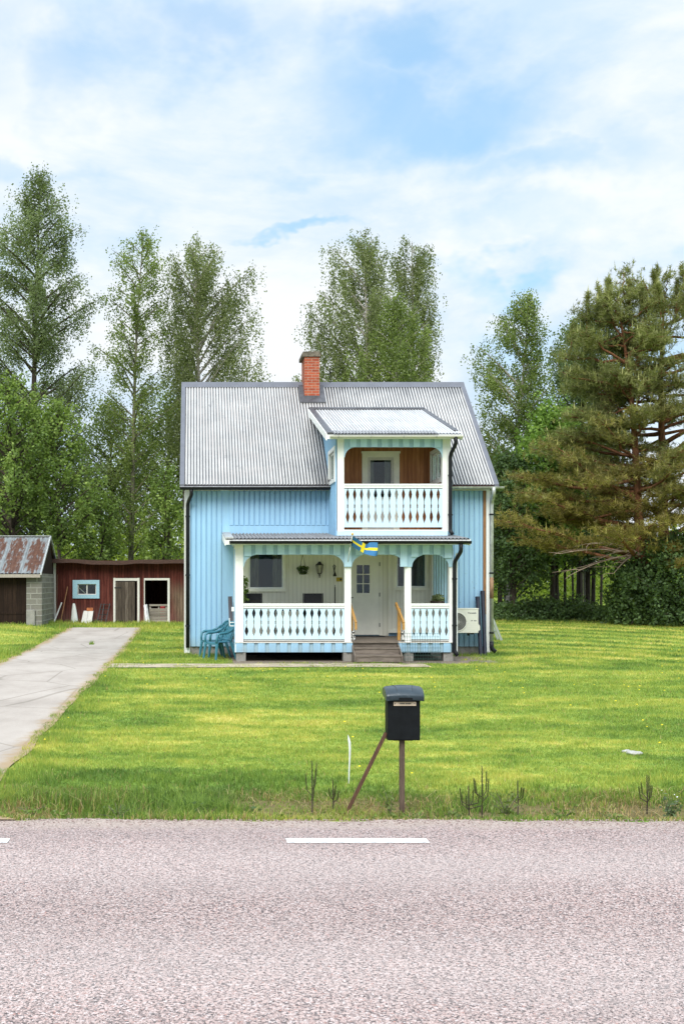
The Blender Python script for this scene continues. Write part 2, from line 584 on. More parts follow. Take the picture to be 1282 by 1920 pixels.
# rusty roof: galvanised sheets with rust fields between whitish seams
m, t, out = new_mat('rusty_sheet_roof')
P = t.pos(); o = t.xyz(P)
seam = t.math('FRACT', t.math('DIVIDE', t.math('ADD', o[0], .22), .75))
e = t.math('MINIMUM', seam, t.math('SUBTRACT', 1.0, seam))
n = t.noise(t.scl(P, (7, 1.2, 1.2)), 1.5, 7, .7)
hz = t.smooth(t.math('MULTIPLY', t.math('SUBTRACT', o[2], 1.95), t.math('SUBTRACT', 3.6, o[2])), .10, .45)
mask = t.math('MULTIPLY', t.smooth(t.math('ADD', t.math('ADD', n, t.math('MULTIPLY', e, .28)), t.math('MULTIPLY', hz, .16)), .62, .74), t.smooth(e, .05, .13))
rust = t.ramp(t.noise(P, 6, 5, .7), [(.25, (.050, .020, .012)), (.55, (.10, .040, .022)), (.8, (.17, .088, .052))])
zinc = t.ramp(t.noise(t.scl(P, (6, 1, 1)), 2, 5, .6), [(.3, (.13, .145, .15)), (.7, (.27, .29, .295))])
c = t.mix(mask, zinc, rust)
principled(t, out, c, .6, .15, None, .35)
M['rust_roof'] = m


def shed_fade(t, o, c, g):
    low = t.smooth(t.math('ADD', o[2], t.math('MULTIPLY', g, .9)), 1.55, .55)
    right = t.smooth(t.math('ADD', o[0], t.math('MULTIPLY', o[2], .25)), -.85, -.35)
    bare = t.ramp(g, [(.25, (.06, .035, .024)), (.6, (.17, .115, .08)), (.85, (.30, .23, .17))])
    pale = t.ramp(g, [(.25, (.10, .03, .025)), (.85, (.30, .17, .15))])
    c = t.mix(t.math('MULTIPLY', low, .65), c, pale)
    return t.mix(t.math('MULTIPLY', right, t.smooth(t.math('ADD', o[2], t.math('MULTIPLY', g, 1.0)), 2.5, 1.7)), c, bare)


M['red_boards'] = planks('red_oxide_boards', [(0, (.032, .009, .007)), (.5, (.078, .018, .014)), (1, (.15, .045, .034))], 'x', .115, .9, .10, 13, (.012, .005, .004), .6, shed_fade)
M['old_door'] = planks('weathered_grey_door', [(0, (.035, .027, .022)), (.5, (.09, .07, .055)), (1, (.24, .20, .17))], 'x', .13, .9, .06, 18, (.01, .008, .007), .6)
M['dark_door'] = planks('tarred_dark_door', [(0, (.008, .005, .004)), (.6, (.022, .012, .008)), (1, (.05, .03, .02))], 'x', .16, .9, .06, 18, (.003, .002, .002), .6)
M['grey_planks'] = planks('grey_bare_planks', [(0, (.14, .12, .10)), (.5, (.24, .21, .18)), (1, (.36, .32, .28))], 'z', .12, .9, .06, 14, (.02, .02, .015), .6)
M['grey_wood'] = simple('silvered_wood', (.33, .29, .25), .85, 0, .25, 10, (5, 5, .6), .4)
M['white_worn'] = simple('worn_white_paint', (.62, .60, .56), .7, 0, .1, 9, (7, 7, 1), .2, .3, (.22, .17, .13), .8)
M['shed_blue'] = simple('faded_blue_paint', (.28, .45, .54), .7, 0, .1, 8, (3, 3, 3), .1, .3, (.45, .52, .52), .6)
M['moss_cap'] = simple('mossy_chimney_cap', (.14, .12, .095), .9, 0, .4, 12, (1, 1, 1), .6, .2, (.13, .12, .05), .8)
M['tarpaper'] = simple('black_tar_paper', (.025, .02, .018), .9, 0, .4, 6)
M['fascia_brown'] = simple('old_brown_fascia', (.06, .03, .022), .85, 0, .3, 8, (1, 6, 6), .3)

# ---- foliage
M['leaf_grey'] = leaf_mat('birch_leaf_grey_green', [(.05, (.065, .085, .040)), (.45, (.135, .170, .080)), (.8, (.22, .27, .135)), (1, (.34, .39, .20))], .42)
M['leaf_birch'] = leaf_mat('birch_leaf_olive', [(.05, (.068, .082, .034)), (.45, (.145, .170, .070)), (.8, (.24, .275, .115)), (1, (.36, .39, .19))], .42)
M['leaf_light'] = leaf_mat('light_green_leaf', [(.05, (.065, .095, .026)), (.45, (.155, .205, .058)), (.8, (.26, .325, .095)), (1, (.40, .46, .15))], .44)
M['leaf_bright'] = leaf_mat('fresh_green_leaf', [(.05, (.05, .085, .020)), (.45, (.14, .215, .050)), (.8, (.26, .36, .085)), (1, (.42, .52, .14))], .42)
M['leaf_maple'] = leaf_mat('maple_leaf', [(.05, (.05, .10, .022)), (.45, (.15, .27, .050)), (.8, (.28, .43, .09)), (1, (.45, .60, .16))], .42)
M['leaf_dark'] = leaf_mat('dark_green_leaf', [(.05, (.022, .042, .016)), (.45, (.056, .098, .034)), (.8, (.11, .175, .06)), (1, (.20, .29, .11))], .32)
M['leaf_teal'] = leaf_mat('blue_green_leaf', [(.05, (.045, .070, .034)), (.45, (.10, .145, .065)), (.8, (.16, .22, .10)), (1, (.25, .32, .15))], .36)
M['leaf_far'] = leaf_mat('sunlit_far_leaf', [(.05, (.07, .11, .015)), (.45, (.19, .26, .035)), (.8, (.32, .39, .06)), (1, (.48, .50, .12))], .45)


def pine_fade(t, P, c, r):
    z = t.xyz(P)[2]
    n = t.noise(P, .55, 4, .6)
    k = t.smooth(t.math('ADD', z, t.math('MULTIPLY', t.math('SUBTRACT', n, .5), 13.0)), 9.2, 4.4)
    brown = t.ramp(r, [(.05, (.095, .058, .018)), (.5, (.235, .170, .042)), (.8, (.37, .285, .065)), (1, (.50, .43, .13))])
    return t.mix(t.math('MULTIPLY', k, .80), c, brown)


M['needle'] = leaf_mat('pine_needle', [(.05, (.080, .086, .034)), (.45, (.185, .192, .070)), (.8, (.31, .315, .11)), (1, (.60, .59, .25))], .36, .8, .5, .3, pine_fade)
M['sapling'] = leaf_mat('young_pine_needle', [(.05, (.06, .085, .028)), (.5, (.13, .165, .050)), (1, (.22, .25, .08))], .25)
M['bark_birch'] = simple('birch_bark', (.36, .33, .29), .85, 0, .3, 4, (2, 2, 3), .5, .2, (.05, .045, .04), .95)
M['bark_dark'] = simple('dark_bark', (.060, .046, .034), .95, 0, .4, 6, (3, 3, .6), .8)
M['bark_pine'] = simple('red_pine_bark', (.17, .075, .038), .9, 0, .45, 5, (2.5, 2.5, .8), .8, .2, (.05, .03, .022), .7)
M['twig'] = simple('dry_pale_twig', (.26, .19, .15), .9, 0, .2, 6)
M['bark_grey'] = simple('grey_green_bark', (.14, .13, .085), .9, 0, .35, 5, (2, 2, .8), .6)


def grass_cols(t, P, r):
    o = t.xyz(P)
    a = t.noise(t.scl(P, (.24, .50, 0)), 1.0, 5, .62, .8)
    b = t.noise(t.scl(P, (.8, 1.5, 0)), 1.0, 5, .65, .6)
    d = t.noise(t.scl(P, (4.5, 6.0, 0)), 1.0, 4, .65)
    f = t.math('ADD', t.math('ADD', t.math('MULTIPLY', a, .74), t.math('MULTIPLY', b, .52)), t.math('MULTIPLY', d, .34))
    f = t.math('SUBTRACT', f, .29)
    # mower lanes behind the house curve round its corner
    dx = t.math('SUBTRACT', o[0], 9.0); dy = t.math('SUBTRACT', o[1], 27.0)
    rad = t.math('SQRT', t.math('ADD', t.math('MULTIPLY', dx, dx), t.math('MULTIPLY', t.math('MULTIPLY', dy, dy), .35)))
    lane = t.math('SINE', t.math('MULTIPLY', rad, 5.2))
    back = t.math('MULTIPLY', t.smooth(o[1], 24, 29), t.smooth(o[0], 6.5, 8.5))
    f = t.math('ADD', f, t.math('MULTIPLY', t.math('MULTIPLY', lane, back), .10))
    f = t.math('SUBTRACT', f, t.math('MULTIPLY', t.smooth(o[1], 12.3, 10.8), .03))
    f = t.math('ADD', f, t.math('MULTIPLY', t.math('SUBTRACT', r, .5), .16))
    return t.ramp(f, [(.30, (.095, .170, .030)), (.42, (.172, .272, .044)), (.50, (.27, .36, .058)), (.57, (.34, .400, .070)), (.645, (.50, .495, .095)), (.74, (.63, .555, .17))])


m, t, out = new_mat('grass_blade')
P = t.pos(); r = t.attr('rnd'); dry = t.attr('dry')
c = grass_cols(t, P, r)
c = t.mix(t.smooth(dry, .45, .55), c, t.ramp(r, [(0, (.20, .13, .05)), (.5, (.40, .29, .11)), (1, (.55, .45, .22))]))
c = t.mix(t.smooth(dry, 1.4, 1.6), c, t.ramp(r, [(0, (.065, .13, .025)), (.5, (.15, .25, .04)), (1, (.28, .39, .07))]))
b = t.node('ShaderNodeBsdfPrincipled', ins={'Base Color': c, 'Roughness': .5, 'Specular IOR Level': .25})
tr = t.node('ShaderNodeBsdfTranslucent', ins={'Color': c})
mx = t.node('ShaderNodeMixShader', ins={0: .38})
t.set(mx.inputs[1], b.outputs[0]); t.set(mx.inputs[2], tr.outputs[0]); t.set(out.inputs[0], mx.outputs[0])
M['grass'] = m

m, t, out = new_mat('lawn_turf')
P = t.pos(); o = t.xyz(P)
c = grass_cols(t, P, .5)
n = t.noise(P, 22, 5, .7)
c = t.mix(t.math('MULTIPLY', t.smooth(n, .45, .7), .55), c, (.045, .06, .018))
soil = t.ramp(t.noise(P, 9, 5, .7), [(.3, (.075, .050, .028)), (.7, (.22, .15, .085))])
sm = t.math('MULTIPLY', t.smooth(o[1], 9.0, 9.5), t.smooth(o[1], 11.2, 10.7))
c = t.mix(t.math('MULTIPLY', sm, .85), c, soil)
# bare soil against the porch
yy = t.math('ADD', o[1], t.math('MULTIPLY', t.math('SUBTRACT', t.noise(P, 2.2, 3), .5), .9))
pm = t.math('MULTIPLY', t.math('MULTIPLY', t.smooth(yy, 26.6, 26.9), t.smooth(yy, 30.5, 30.0)), t.math('MULTIPLY', t.smooth(o[0], .6, .95), t.smooth(o[0], 7.6, 6.6)))
c = t.mix(pm, c, t.ramp(t.noise(P, 14, 5, .7), [(.3, (.11, .085, .06)), (.7, (.30, .25, .20))]))
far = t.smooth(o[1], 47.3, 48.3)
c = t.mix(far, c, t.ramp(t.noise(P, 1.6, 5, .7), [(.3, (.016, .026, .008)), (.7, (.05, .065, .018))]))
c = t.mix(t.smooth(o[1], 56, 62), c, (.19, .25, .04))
principled(t, out, c, .9, 0, t.bump(t.noise(P, 30, 4, .7), .6, .03), .15)
M['turf'] = m

# ---- coarse pink chip seal road
m, t, out = new_mat('pink_chip_seal')
P = t.pos(); o = t.xyz(P)
w = t.noise(P, 30, 2)
Pd = t.node('ShaderNodeVectorMath', operation='ADD')
t.set(Pd.inputs[0], P)
nz = t.node('ShaderNodeTexNoise', ins={'Vector': P, 'Scale': 60.0, 'Detail': 1.0})
t.set(Pd.inputs[1], t.scl(nz.outputs['Color'], (.012, .012, 0)))
vo = t.node('ShaderNodeTexVoronoi', ins={'Vector': Pd.outputs[0], 'Scale': 100.0, 'Randomness': 1.0})
ve = t.node('ShaderNodeTexVoronoi', feature='DISTANCE_TO_EDGE', ins={'Vector': Pd.outputs[0], 'Scale': 100.0, 'Randomness': 1.0})
hue = t.xyz(vo.outputs['Color'])
big = t.noise(t.scl(P, (.35, 1.1, 1)), 1.0, 4, .6)
stone = t.ramp(hue[0], [(.0, (.04, .036, .037)), (.12, (.14, .112, .11)), (.26, (.33, .242, .225)), (.50, (.50, .355, .322)), (.74, (.58, .442, .405)), (.92, (.66, .56, .54)), (1, (.42, .20, .16))])
stone = t.mix(t.math('MULTIPLY', t.smooth(big, .35, .65), .28), stone, (.38, .315, .295))
trk = t.math('COSINE', t.math('MULTIPLY', t.math('SUBTRACT', t.math('ADD', o[1], t.math('MULTIPLY', t.noise(P, .7, 3), .5)), 7.85), 2.99))
stone = t.mix(t.math('MULTIPLY', t.math('ADD', trk, 1.0), .15), stone, (.48, .415, .39))
gapm = t.smooth(ve.outputs['Distance'], .02, .19)
sparse = t.smooth(t.noise(P, 62, 3, .7), .38, .50)
gapm = t.math('MAXIMUM', gapm, t.math('MULTIPLY', sparse, t.math('ADD', .86, t.math('MULTIPLY', trk, .10))))
c = t.mix(gapm, (.045, .038, .038), stone)
edge = t.math('ADD', o[1], t.math('MULTIPLY', t.math('SUBTRACT', t.noise(P, 3, 4), .5), .5))
c = t.mix(t.math('MULTIPLY', t.smooth(edge, 8.55, 8.95), .65), c, t.ramp(t.noise(P, 55, 3, .7), [(.3, (.33, .26, .21)), (.7, (.52, .43, .37))]))
hgt = t.math('ADD', t.math('MULTIPLY', gapm, .6), t.math('MULTIPLY', hue[1], .6))
principled(t, out, c, .8, 0, t.bump(hgt, .55, .012), .25)
M['road'] = m

m, t, out = new_mat('white_road_paint')
P = t.pos()
worn = t.math('MULTIPLY', t.smooth(t.noise(P, 75, 4, .75), .50, .66), .75)
principled(t, out, t.mix(worn, (.82, .82, .80), (.45, .40, .38)), .6, 0, t.bump(t.noise(P, 60, 3), .4, .008))
M['road_paint'] = m

m, t, out = new_mat('old_pale_asphalt')
P = t.pos(); o = t.xyz(P)
c = t.ramp(t.noise(t.scl(P, (1, .5, 1)), .9, 6, .65), [(.25, (.29, .25, .215)), (.5, (.395, .343, .30)), (.75, (.475, .42, .372))])
c = t.mix(t.math('MULTIPLY', t.smooth(t.noise(P, 40, 4, .7), .5, .72), .4), c, (.25, .22, .20))
cr = t.node('ShaderNodeTexVoronoi', feature='DISTANCE_TO_EDGE', ins={'Vector': t.scl(P, (1, .6, 1)), 'Scale': .55})
c = t.mix(t.math('MULTIPLY', t.smooth(cr.outputs['Distance'], .012, .004), .45), c, (.16, .14, .11))
ed = t.math('MINIMUM', t.math('SUBTRACT', o[0], -4.5), t.math('SUBTRACT', -1.9, o[0]))
ed = t.math('ADD', ed, t.math('MULTIPLY', t.math('SUBTRACT', t.noise(P, 2.4, 5, .65), .5), .55))
c = t.mix(t.math('MULTIPLY', t.smooth(ed, .26, .02), .85), c, (.33, .23, .12))
principled(t, out, c, .9, 0, t.bump(t.noise(P, 35, 4, .7), .4, .012), .2)
M['drive'] = m
M['path'] = simple('path_slabs', (.40, .335, .24), .9, 0, .25, 3, (1, 1, 1), .6, .2, (.20, .17, .09), .9)

M['chips'] = simple('pink_granite_chips', (.36, .27, .245), .85, 0, .45, 60)
# ------------------------------------------------------------------ the ground, the road, driveway and path
def struct(o):
    o['kind'] = 'structure'
    return o


def axis_vals(parts):
    out = []
    for a, b, st in parts:
        out += list(np.arange(a, b - 1e-6, st))
    out.append(parts[-1][1])
    return np.array(out)


xs = axis_vals([(-300, -60, 40), (-60, -20, 4), (-20, -8, .8), (-8, 12, .2), (12, 30, .8), (30, 60, 5), (60, 300, 40)])
ys = axis_vals([(-60, 0, 10), (0, 8, 2), (8, 12.6, .1), (12.6, 32, .35), (32, 60, .7), (60, 130, 10), (130, 700, 95)])
gx, gy = np.meshgrid(xs, ys, indexing='ij')
gz = H(gx, gy) - .004 - .05 * (gy < 8.7)
V = np.stack([gx, gy, gz], -1).reshape(-1, 3)
ni, nj = gx.shape
ii, jj = np.meshgrid(np.arange(ni - 1), np.arange(nj - 1), indexing='ij')
a = (ii * nj + jj).ravel()
Fq = np.stack([a, a + nj, a + nj + 1, a + 1], 1)
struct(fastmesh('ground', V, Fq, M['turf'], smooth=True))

# road sheet with a ragged far edge
rx = axis_vals([(-120, -12, 6), (-12, 14, .08), (14, 120, 6)])
rv = []; rf = []
ry = [1.9, 4, 6, 8, 8.6]
for x in rx:
    for y in ry:
        rv.append((x, y, .0))
    e = float(road_edge(x))
    rv.append((x, e, 0)); rv.append((x, e + .05, -.06))
k = len(ry) + 2
for i in range(len(rx) - 1):
    for j in range(k - 1):
        rf.append((i * k + j, (i + 1) * k + j, (i + 1) * k + j + 1, i * k + j + 1))
b = MB(); b.add(rv, rf)
struct(b.build('road', M['road'], loc=(0, 0, 0)))
# edge line dashes: one metre long, two metres apart
for kx in range(-2, 4):
    x0 = .650 + kx * 2.965
    b = MB()
    n = 26
    pts0 = [(x0 + 1.0 * i / n, 8.205 + .006 * math.sin(i * 2.1 + kx)) for i in range(n + 1)]
    pts1 = [(x0 + 1.0 * i / n, 8.345 + .006 * math.sin(i * 1.7 + kx * 2)) for i in range(n + 1)]
    b.grid([[(p[0], p[1], .0045) for p in pts0], [(p[0], p[1], .0045) for p in pts1]])
    struct(b.build('road_marking', M['road_paint']))

# driveway
dx = np.linspace(-4.55, -1.88, 15); dy = axis_vals([(8.97, 14, .25), (14, 42.3, .5)])
rows = []
for y in dy:
    wob = .10 * (float(vnoise(y * .9, 1.0, 8)) - .5); wob2 = .10 * (float(vnoise(y * .8, 5.0, 9)) - .5)
    fl = max(0, 1 - (y - 8.97) / 2.2) ** 2
    row = []
    for i, x in enumerate(dx):
        f = i / (len(dx) - 1)
        xx = x + wob * f + wob2 * (1 - f) + fl * (f - .5) * 1.0
        row.append((xx, y, float(H(min(xx, -1.95), y)) + .012))
    rows.append(row)
b = MB(); b.grid(rows)
struct(b.build('driveway', M['drive'], loc=(0, 0, 0), smooth=True))
# slab path along the house front
rows = []
for x in np.arange(-1.9, 5.3, .1):
    y0 = 25.55 + .12 * (float(vnoise(x * 1.7, 2.0, 21)) - .5); y1 = 26.62 + .16 * (float(vnoise(x * 1.9, 7.0, 22)) - .5)
    rows.append([(x, y, float(H(x, y)) + .012) for y in np.linspace(y0, y1, 4)])
b = MB(); b.grid(rows)
struct(b.build('path', M['path'], loc=(0, 0, 0)))


# ------------------------------------------------------------------ grass
def blades(X, Y, Z, hgt, wid, lean, rnd, dry, tris=1):
    n = len(X)
    a = RNG.uniform(0, 2 * np.pi, n)
    ca, sa = np.cos(a), np.sin(a)
    b = a + RNG.normal(np.pi / 2, .6, n)
    lx, ly = np.cos(b) * lean * hgt, np.sin(b) * lean * hgt
    w = wid / 2
    if tris == 1:
        V = np.empty((n, 3, 3))
        V[:, 0] = np.stack([X - ca * w, Y - sa * w, Z], 1)
        V[:, 1] = np.stack([X + ca * w, Y + sa * w, Z], 1)
        V[:, 2] = np.stack([X + lx, Y + ly, Z + hgt], 1)
        Fc = np.arange(n * 3).reshape(n, 3)
        return V.reshape(-1, 3), Fc, np.repeat(rnd, 3), np.repeat(dry, 3)
    V = np.empty((n, 5, 3))
    hm = hgt * .55
    V[:, 0] = np.stack([X - ca * w, Y - sa * w, Z], 1)
    V[:, 1] = np.stack([X + ca * w, Y + sa * w, Z], 1)
    V[:, 2] = np.stack([X - ca * w * .75 + lx * .3, Y - sa * w * .75 + ly * .3, Z + hm], 1)
    V[:, 3] = np.stack([X + ca * w * .75 + lx * .3, Y + sa * w * .75 + ly * .3, Z + hm], 1)
    V[:, 4] = np.stack([X + lx * 1.3, Y + ly * 1.3, Z + hgt * (1 - .25 * np.abs(lean))], 1)
    base = (np.arange(n) * 5)[:, None]
    Fc = np.concatenate([base + np.array([[0, 1, 2]]), base + np.array([[1, 3, 2]]), base + np.array([[2, 3, 4]])], 0)
    return V.reshape(-1, 3), Fc, np.repeat(rnd, 5), np.repeat(dry, 5)


def keep_off(X, Y):
    k = (X > -4.5 + .09 * (vnoise(Y * 2.1, X * 0, 31) - .2) * 2) & (X < -1.93 - .12 * (vnoise(Y * 2.3, X * 0 + 5, 32) - .3) * 1.5) & (Y < 42.2)
    k |= (Y < 11.2) & (X < -1.95 + .5 * np.clip(1 - (Y - 8.97) / 2.2, 0, 1) ** 2) & (X > -6)
    k |= (Y > 29.95) & (X > -.25) & (X < 7.6) & (Y < 37)
    k |= (Y > 26.85 + .5 * (vnoise(X * 1.7, X * 0, 33) - .5)) & (X > .9) & (X < 6.3) & (Y < 30)
    k |= (Y > 25.35 + .25 * (vnoise(X * 2.2, X * 0, 35) - .3)) & (Y < 26.6) & (X > -1.9) & (X < 5.2) & (vnoise(X * 3, Y * 4, 34) < .70)
    k |= (Y > 45.9) & (X < 2) | (Y > 41.9) & (X < -5.75)
    k |= (X > 0.5) & (X < 6.8) & (Y > 30.2) & (Y < 60)
    k |= (Y > 26.95) & (Y < 29.2) & (X > 6.2) & (X < 7.05) & (vnoise(X * 2.6, Y * 2.0, 36) + .5 * vnoise(X * 9, Y * 9, 37) > .62)
    k |= Y < road_edge(X) + .03 - .16 * sstep(.55, .8, vnoise(X * 2.7, X * 0, 38)) * (vnoise(X * 14, Y * 9, 39) > .4)
    return k


parts = []
bins = [(8.98, 11.0, 2900, .000), (10.75, 13.5, 3400, .032), (13.5, 16, 2600, .033), (16, 19, 1800, .035), (19, 23, 1150, .038), (23, 28, 760, .04), (28, 34, 450, .042), (34, 41, 300, .045), (41, 49, 220, .05)]
for y0, y1, dens, hh in bins:
    xa, xb = XU(-70, y1) - 1.2, XU(1350, y1) + 2.4
    n = int((xb - xa) * (y1 - y0) * dens)
    X = RNG.uniform(xa, xb, n); Y = RNG.uniform(y0, y1, n)
    ok = ~keep_off(X, Y)
    if hh == 0:
        ok &= (vnoise(X * 3.1, Y * 3.4, 46) + RNG.normal(0, .12, n) > .24 + .12 * sstep(1, 4, X) - .4 * sstep(10.3, 10.9, Y)) | (Y < 9.35)
    X = X[ok]; Y = Y[ok]; n = len(X)
    Z = H(X, Y) - .006
    r = RNG.uniform(0, 1, n)
    if hh == 0:
        # rough grass of the ditch: tussocks, dry straw, low at the road edge
        cl = vnoise(X * 2.3, Y * 2.3, 41); cl2 = vnoise(X * .9 + 7, Y * 1.2, 42)
        e = sstep(8.95, 9.5, Y)
        h = (.035 + .10 * e * sstep(.35, .85, cl) + .10 * e * sstep(.5, .75, cl2)) * RNG.uniform(.5, 1.25, n)
        h *= 1 - .70 * sstep(10.1, 11.1, Y)
        h *= .55 + .9 * vnoise(X * .55, Y * .4, 47)
        w = RNG.uniform(.005, .010, n)
        drymask = (vnoise(X * 1.3 + 20, Y * 2.0, 43) + RNG.normal(0, .16, n)) > .80 - .10 * sstep(1.0, 4.0, X)
        drymask |= (Y < 9.25) & (RNG.uniform(0, 1, n) < .30)
        lush = (vnoise(X * 1.1 + 3, Y * 1.7, 44) + RNG.normal(0, .15, n)) > .50
        dry = np.where(drymask, 1.0, np.where(lush, 2.0, 0.0))
        parts.append(('tall',) + blades(X, Y, Z, h, w, RNG.normal(0, .45, n), r, dry, 3))
    else:
        cl = vnoise(X * 5, Y * 5, 51)
        far = 1 + np.clip((Y - 12) / 20, 0, 2) * 1.1
        h = hh * (.55 + .8 * cl) * RNG.uniform(.6, 1.3, n) * (1 + .2 * (far - 1))
        # long fringe beside walls, the driveway and the shed
        fr = np.exp(-np.abs(X + 1.75) / .18) * .9 + np.exp(-np.abs(X + 4.7) / .25) * .9
        fr += sstep(40.5, 42, Y) * (X < 1) * .8 + sstep(28.6, 29.8, Y) * (1 - sstep(29.95, 30.2, Y)) * 1.0 + sstep(45.5, 48, Y) * (X > 7) * 1.2
        fr += (1 - sstep(11.3, 12.3, Y)) * .6 * vnoise(X * 1.1, Y, 48)
        h = h * (1 + fr)
        w = RNG.uniform(.006, .011, n) * far * .95
        dry = (RNG.uniform(0, 1, n) < .03).astype(float)
        parts.append(('lawn',) + blades(X, Y, Z, h, w, RNG.normal(0, .5, n), r, dry, 1))
# straw and litter lying in the ditch
n = 9000
X = RNG.uniform(-3, 5, n); Y = RNG.uniform(9.2, 11.0, n)
ok = ~keep_off(X, Y) & (vnoise(X * 1.4, Y * 2, 49) + RNG.normal(0, .1, n) > .42)
X, Y = X[ok], Y[ok]; n = len(X)
parts.append(('tall',) + blades(X, Y, H(X, Y) + .004, RNG.uniform(.03, .09, n), RNG.uniform(.004, .008, n), RNG.normal(0, 1.6, n), RNG.uniform(0, 1, n), np.full(n, 1.0), 3))
# grass tufts in the crack across the driveway
X = RNG.uniform(-3.3, -2.3, 260); Y = 34.0 + RNG.normal(0, .07, 260); sel = vnoise(X * 3, X * 0, 61) > .55
X, Y = X[sel], Y[sel]
parts.append(('lawn',) + blades(X, Y, H(X, Y) + .01, RNG.uniform(.04, .14, len(X)), np.full(len(X), .02), RNG.normal(0, .5, len(X)), RNG.uniform(0, .6, len(X)), np.zeros(len(X))))
for key, nm, lab in (('lawn', 'lawn_grass', None), ('tall', 'ditch_grass', None)):
    Vs, Fs, Rs, Ds = [], [], [], []
    o = 0
    for p in parts:
        if p[0] == key:
            Vs.append(p[1]); Fs.append(p[2] + o); Rs.append(p[3]); Ds.append(p[4]); o += len(p[1])
    g = fastmesh(nm, np.concatenate(Vs), np.concatenate(Fs), M['grass'], attrs={'rnd': np.concatenate(Rs), 'dry': np.concatenate(Ds)})
    g['kind'] = 'stuff'
    tag(g, 'mown yellow green lawn grass around the blue house' if key == 'lawn' else 'unmown grass and dry straw growing in the roadside ditch', 'grass')

# dandelions and daisies in the lawn: far too many to tell apart
n = 420
X = RNG.uniform(-6, 14, n); Y = RNG.uniform(11.5, 34, n) ** 1.0
ok = ~keep_off(X, Y) & (vnoise(X * .5, Y * .5, 71) > .5)
X, Y = X[ok], Y[ok]; n = len(X)
b = MB()
for x, y in zip(X, Y):
    r_ = RNG.uniform(.010, .020); z = float(H(x, y)) + RNG.uniform(.035, .06)
    b.lathe([(r_, 0), (r_ * .6, .008)], (x, y, z), 6)
o = b.build('lawn_flowers', M['flag_yellow'], loc=(0, 0, 0), fix=False)
o['kind'] = 'stuff'; tag(o, 'tiny yellow flowers scattered in the lawn', 'flowers')

# loose chippings and sand along the ragged road edge
n = 5200
X = RNG.uniform(-5.5, 8.5, n); Y = road_edge(X) + np.abs(RNG.normal(0, .10, n)) * np.where(RNG.uniform(0, 1, n) < .6, -1, .8)
s_ = RNG.uniform(.004, .011, n)
base = np.array([[1, 0, 0], [-.5, .87, 0], [-.5, -.87, 0], [.1, .0, .9]])
V = np.empty((n, 4, 3)); rot = RNG.uniform(0, 6.28, n)
for q in range(4):
    bx, by, bz = base[q]
    V[:, q, 0] = X + (bx * np.cos(rot) - by * np.sin(rot)) * s_ * RNG.uniform(.7, 1.3, n)
    V[:, q, 1] = Y + (bx * np.sin(rot) + by * np.cos(rot)) * s_ * RNG.uniform(.7, 1.3, n)
    V[:, q, 2] = np.where(Y < road_edge(X), .001, H(X, Y) + .002) + bz * s_
Fc = (np.arange(n) * 4)[:, None, None] + np.array([[0, 1, 3], [1, 2, 3], [2, 0, 3], [0, 2, 1]])[None]
o = fastmesh('edge_gravel', V.reshape(-1, 3), Fc.reshape(-1, 3), M['chips'])
o['kind'] = 'stuff'; tag(o, 'loose pinkish chippings along the ragged road edge', 'gravel')
# ------------------------------------------------------------------ the blue house
YW = 30.0           # front wall plane
XL, XR = -.235, 7.56
GZ = float(H(3, 29))
house = thing('blue_house', 'two storey sky blue wooden house with veranda, balcony and corrugated metal roof', 'house', (3.6, 30.0, GZ))


def roofz(y):
    return 4.29 + (y - 29.6) * .831


def pieces(a0, a1, b0, b1, holes):
    """rectangle minus rectangular holes, as rectangles"""
    xs = sorted({a0, a1} | {min(max(h[k], a0), a1) for h in holes for k in (0, 1)})
    out = []
    for p, q in zip(xs[:-1], xs[1:]):
        if q - p < 1e-5:
            continue
        cuts = sorted((max(h[2], b0), min(h[3], b1)) for h in holes if h[0] <= p + 1e-6 and h[1] >= q - 1e-6 and h[3] > b0 and h[2] < b1)
        z = b0
        for c0, c1 in cuts:
            if c0 > z + 1e-5:
                out.append((p, q, z, c0))
            z = max(z, c1)
        if z < b1 - 1e-5:
            out.append((p, q, z, b1))
    return out


WIN1 = (1.425, 2.242, 1.69, 2.56)
WIN2 = (5.19, 5.885, 1.72, 2.56)
BDOOR = (4.45, 5.08, 3.98, 5.0)
# --- wall shell, hollow inside so that the windows look into a dark room
b = MB()
for p in pieces(XL, XR, .17, 4.44, [WIN1, WIN2, BDOOR]):
    b.box(p[0], p[1], YW, YW + .15, p[2], p[3])
for p in pieces(3.5, 6.06, 4.44, 5.75, [BDOOR]):
    b.box(p[0], p[1], YW, YW + .15, p[2], p[3])
for x0, x1 in ((XL, XL + .15), (XR - .15, XR)):
    b.prism([(YW + .15, .17), (36.9, .17), (36.9, 4.44), (33.45, 7.28), (YW + .15, 4.5)], 'x', x0, x1)
b.box(XL + .15, XR - .15, 36.75, 36.9, .17, 4.44)
b.box(XL + .15, XR - .15, YW + .15, 36.75, .17, .3)
# boards on the front: one raised board per 131 mm
holes_main = [(.70, 6.45, .1, 3.26), (3.46, 6.11, 2.9, 6)]


def boards(b, x0, x1, z0, z1, holes, pitch=.131, w=.092, y0=YW - .042, y1=YW - .0):
    n = int((x1 - x0) / pitch) + 1
    for i in range(n):
        a = x0 + i * pitch
        for p in pieces(a, min(a + w, x1), z0, z1, holes):
            b.box(p[0], p[1], y0, y1, p[2], p[3])


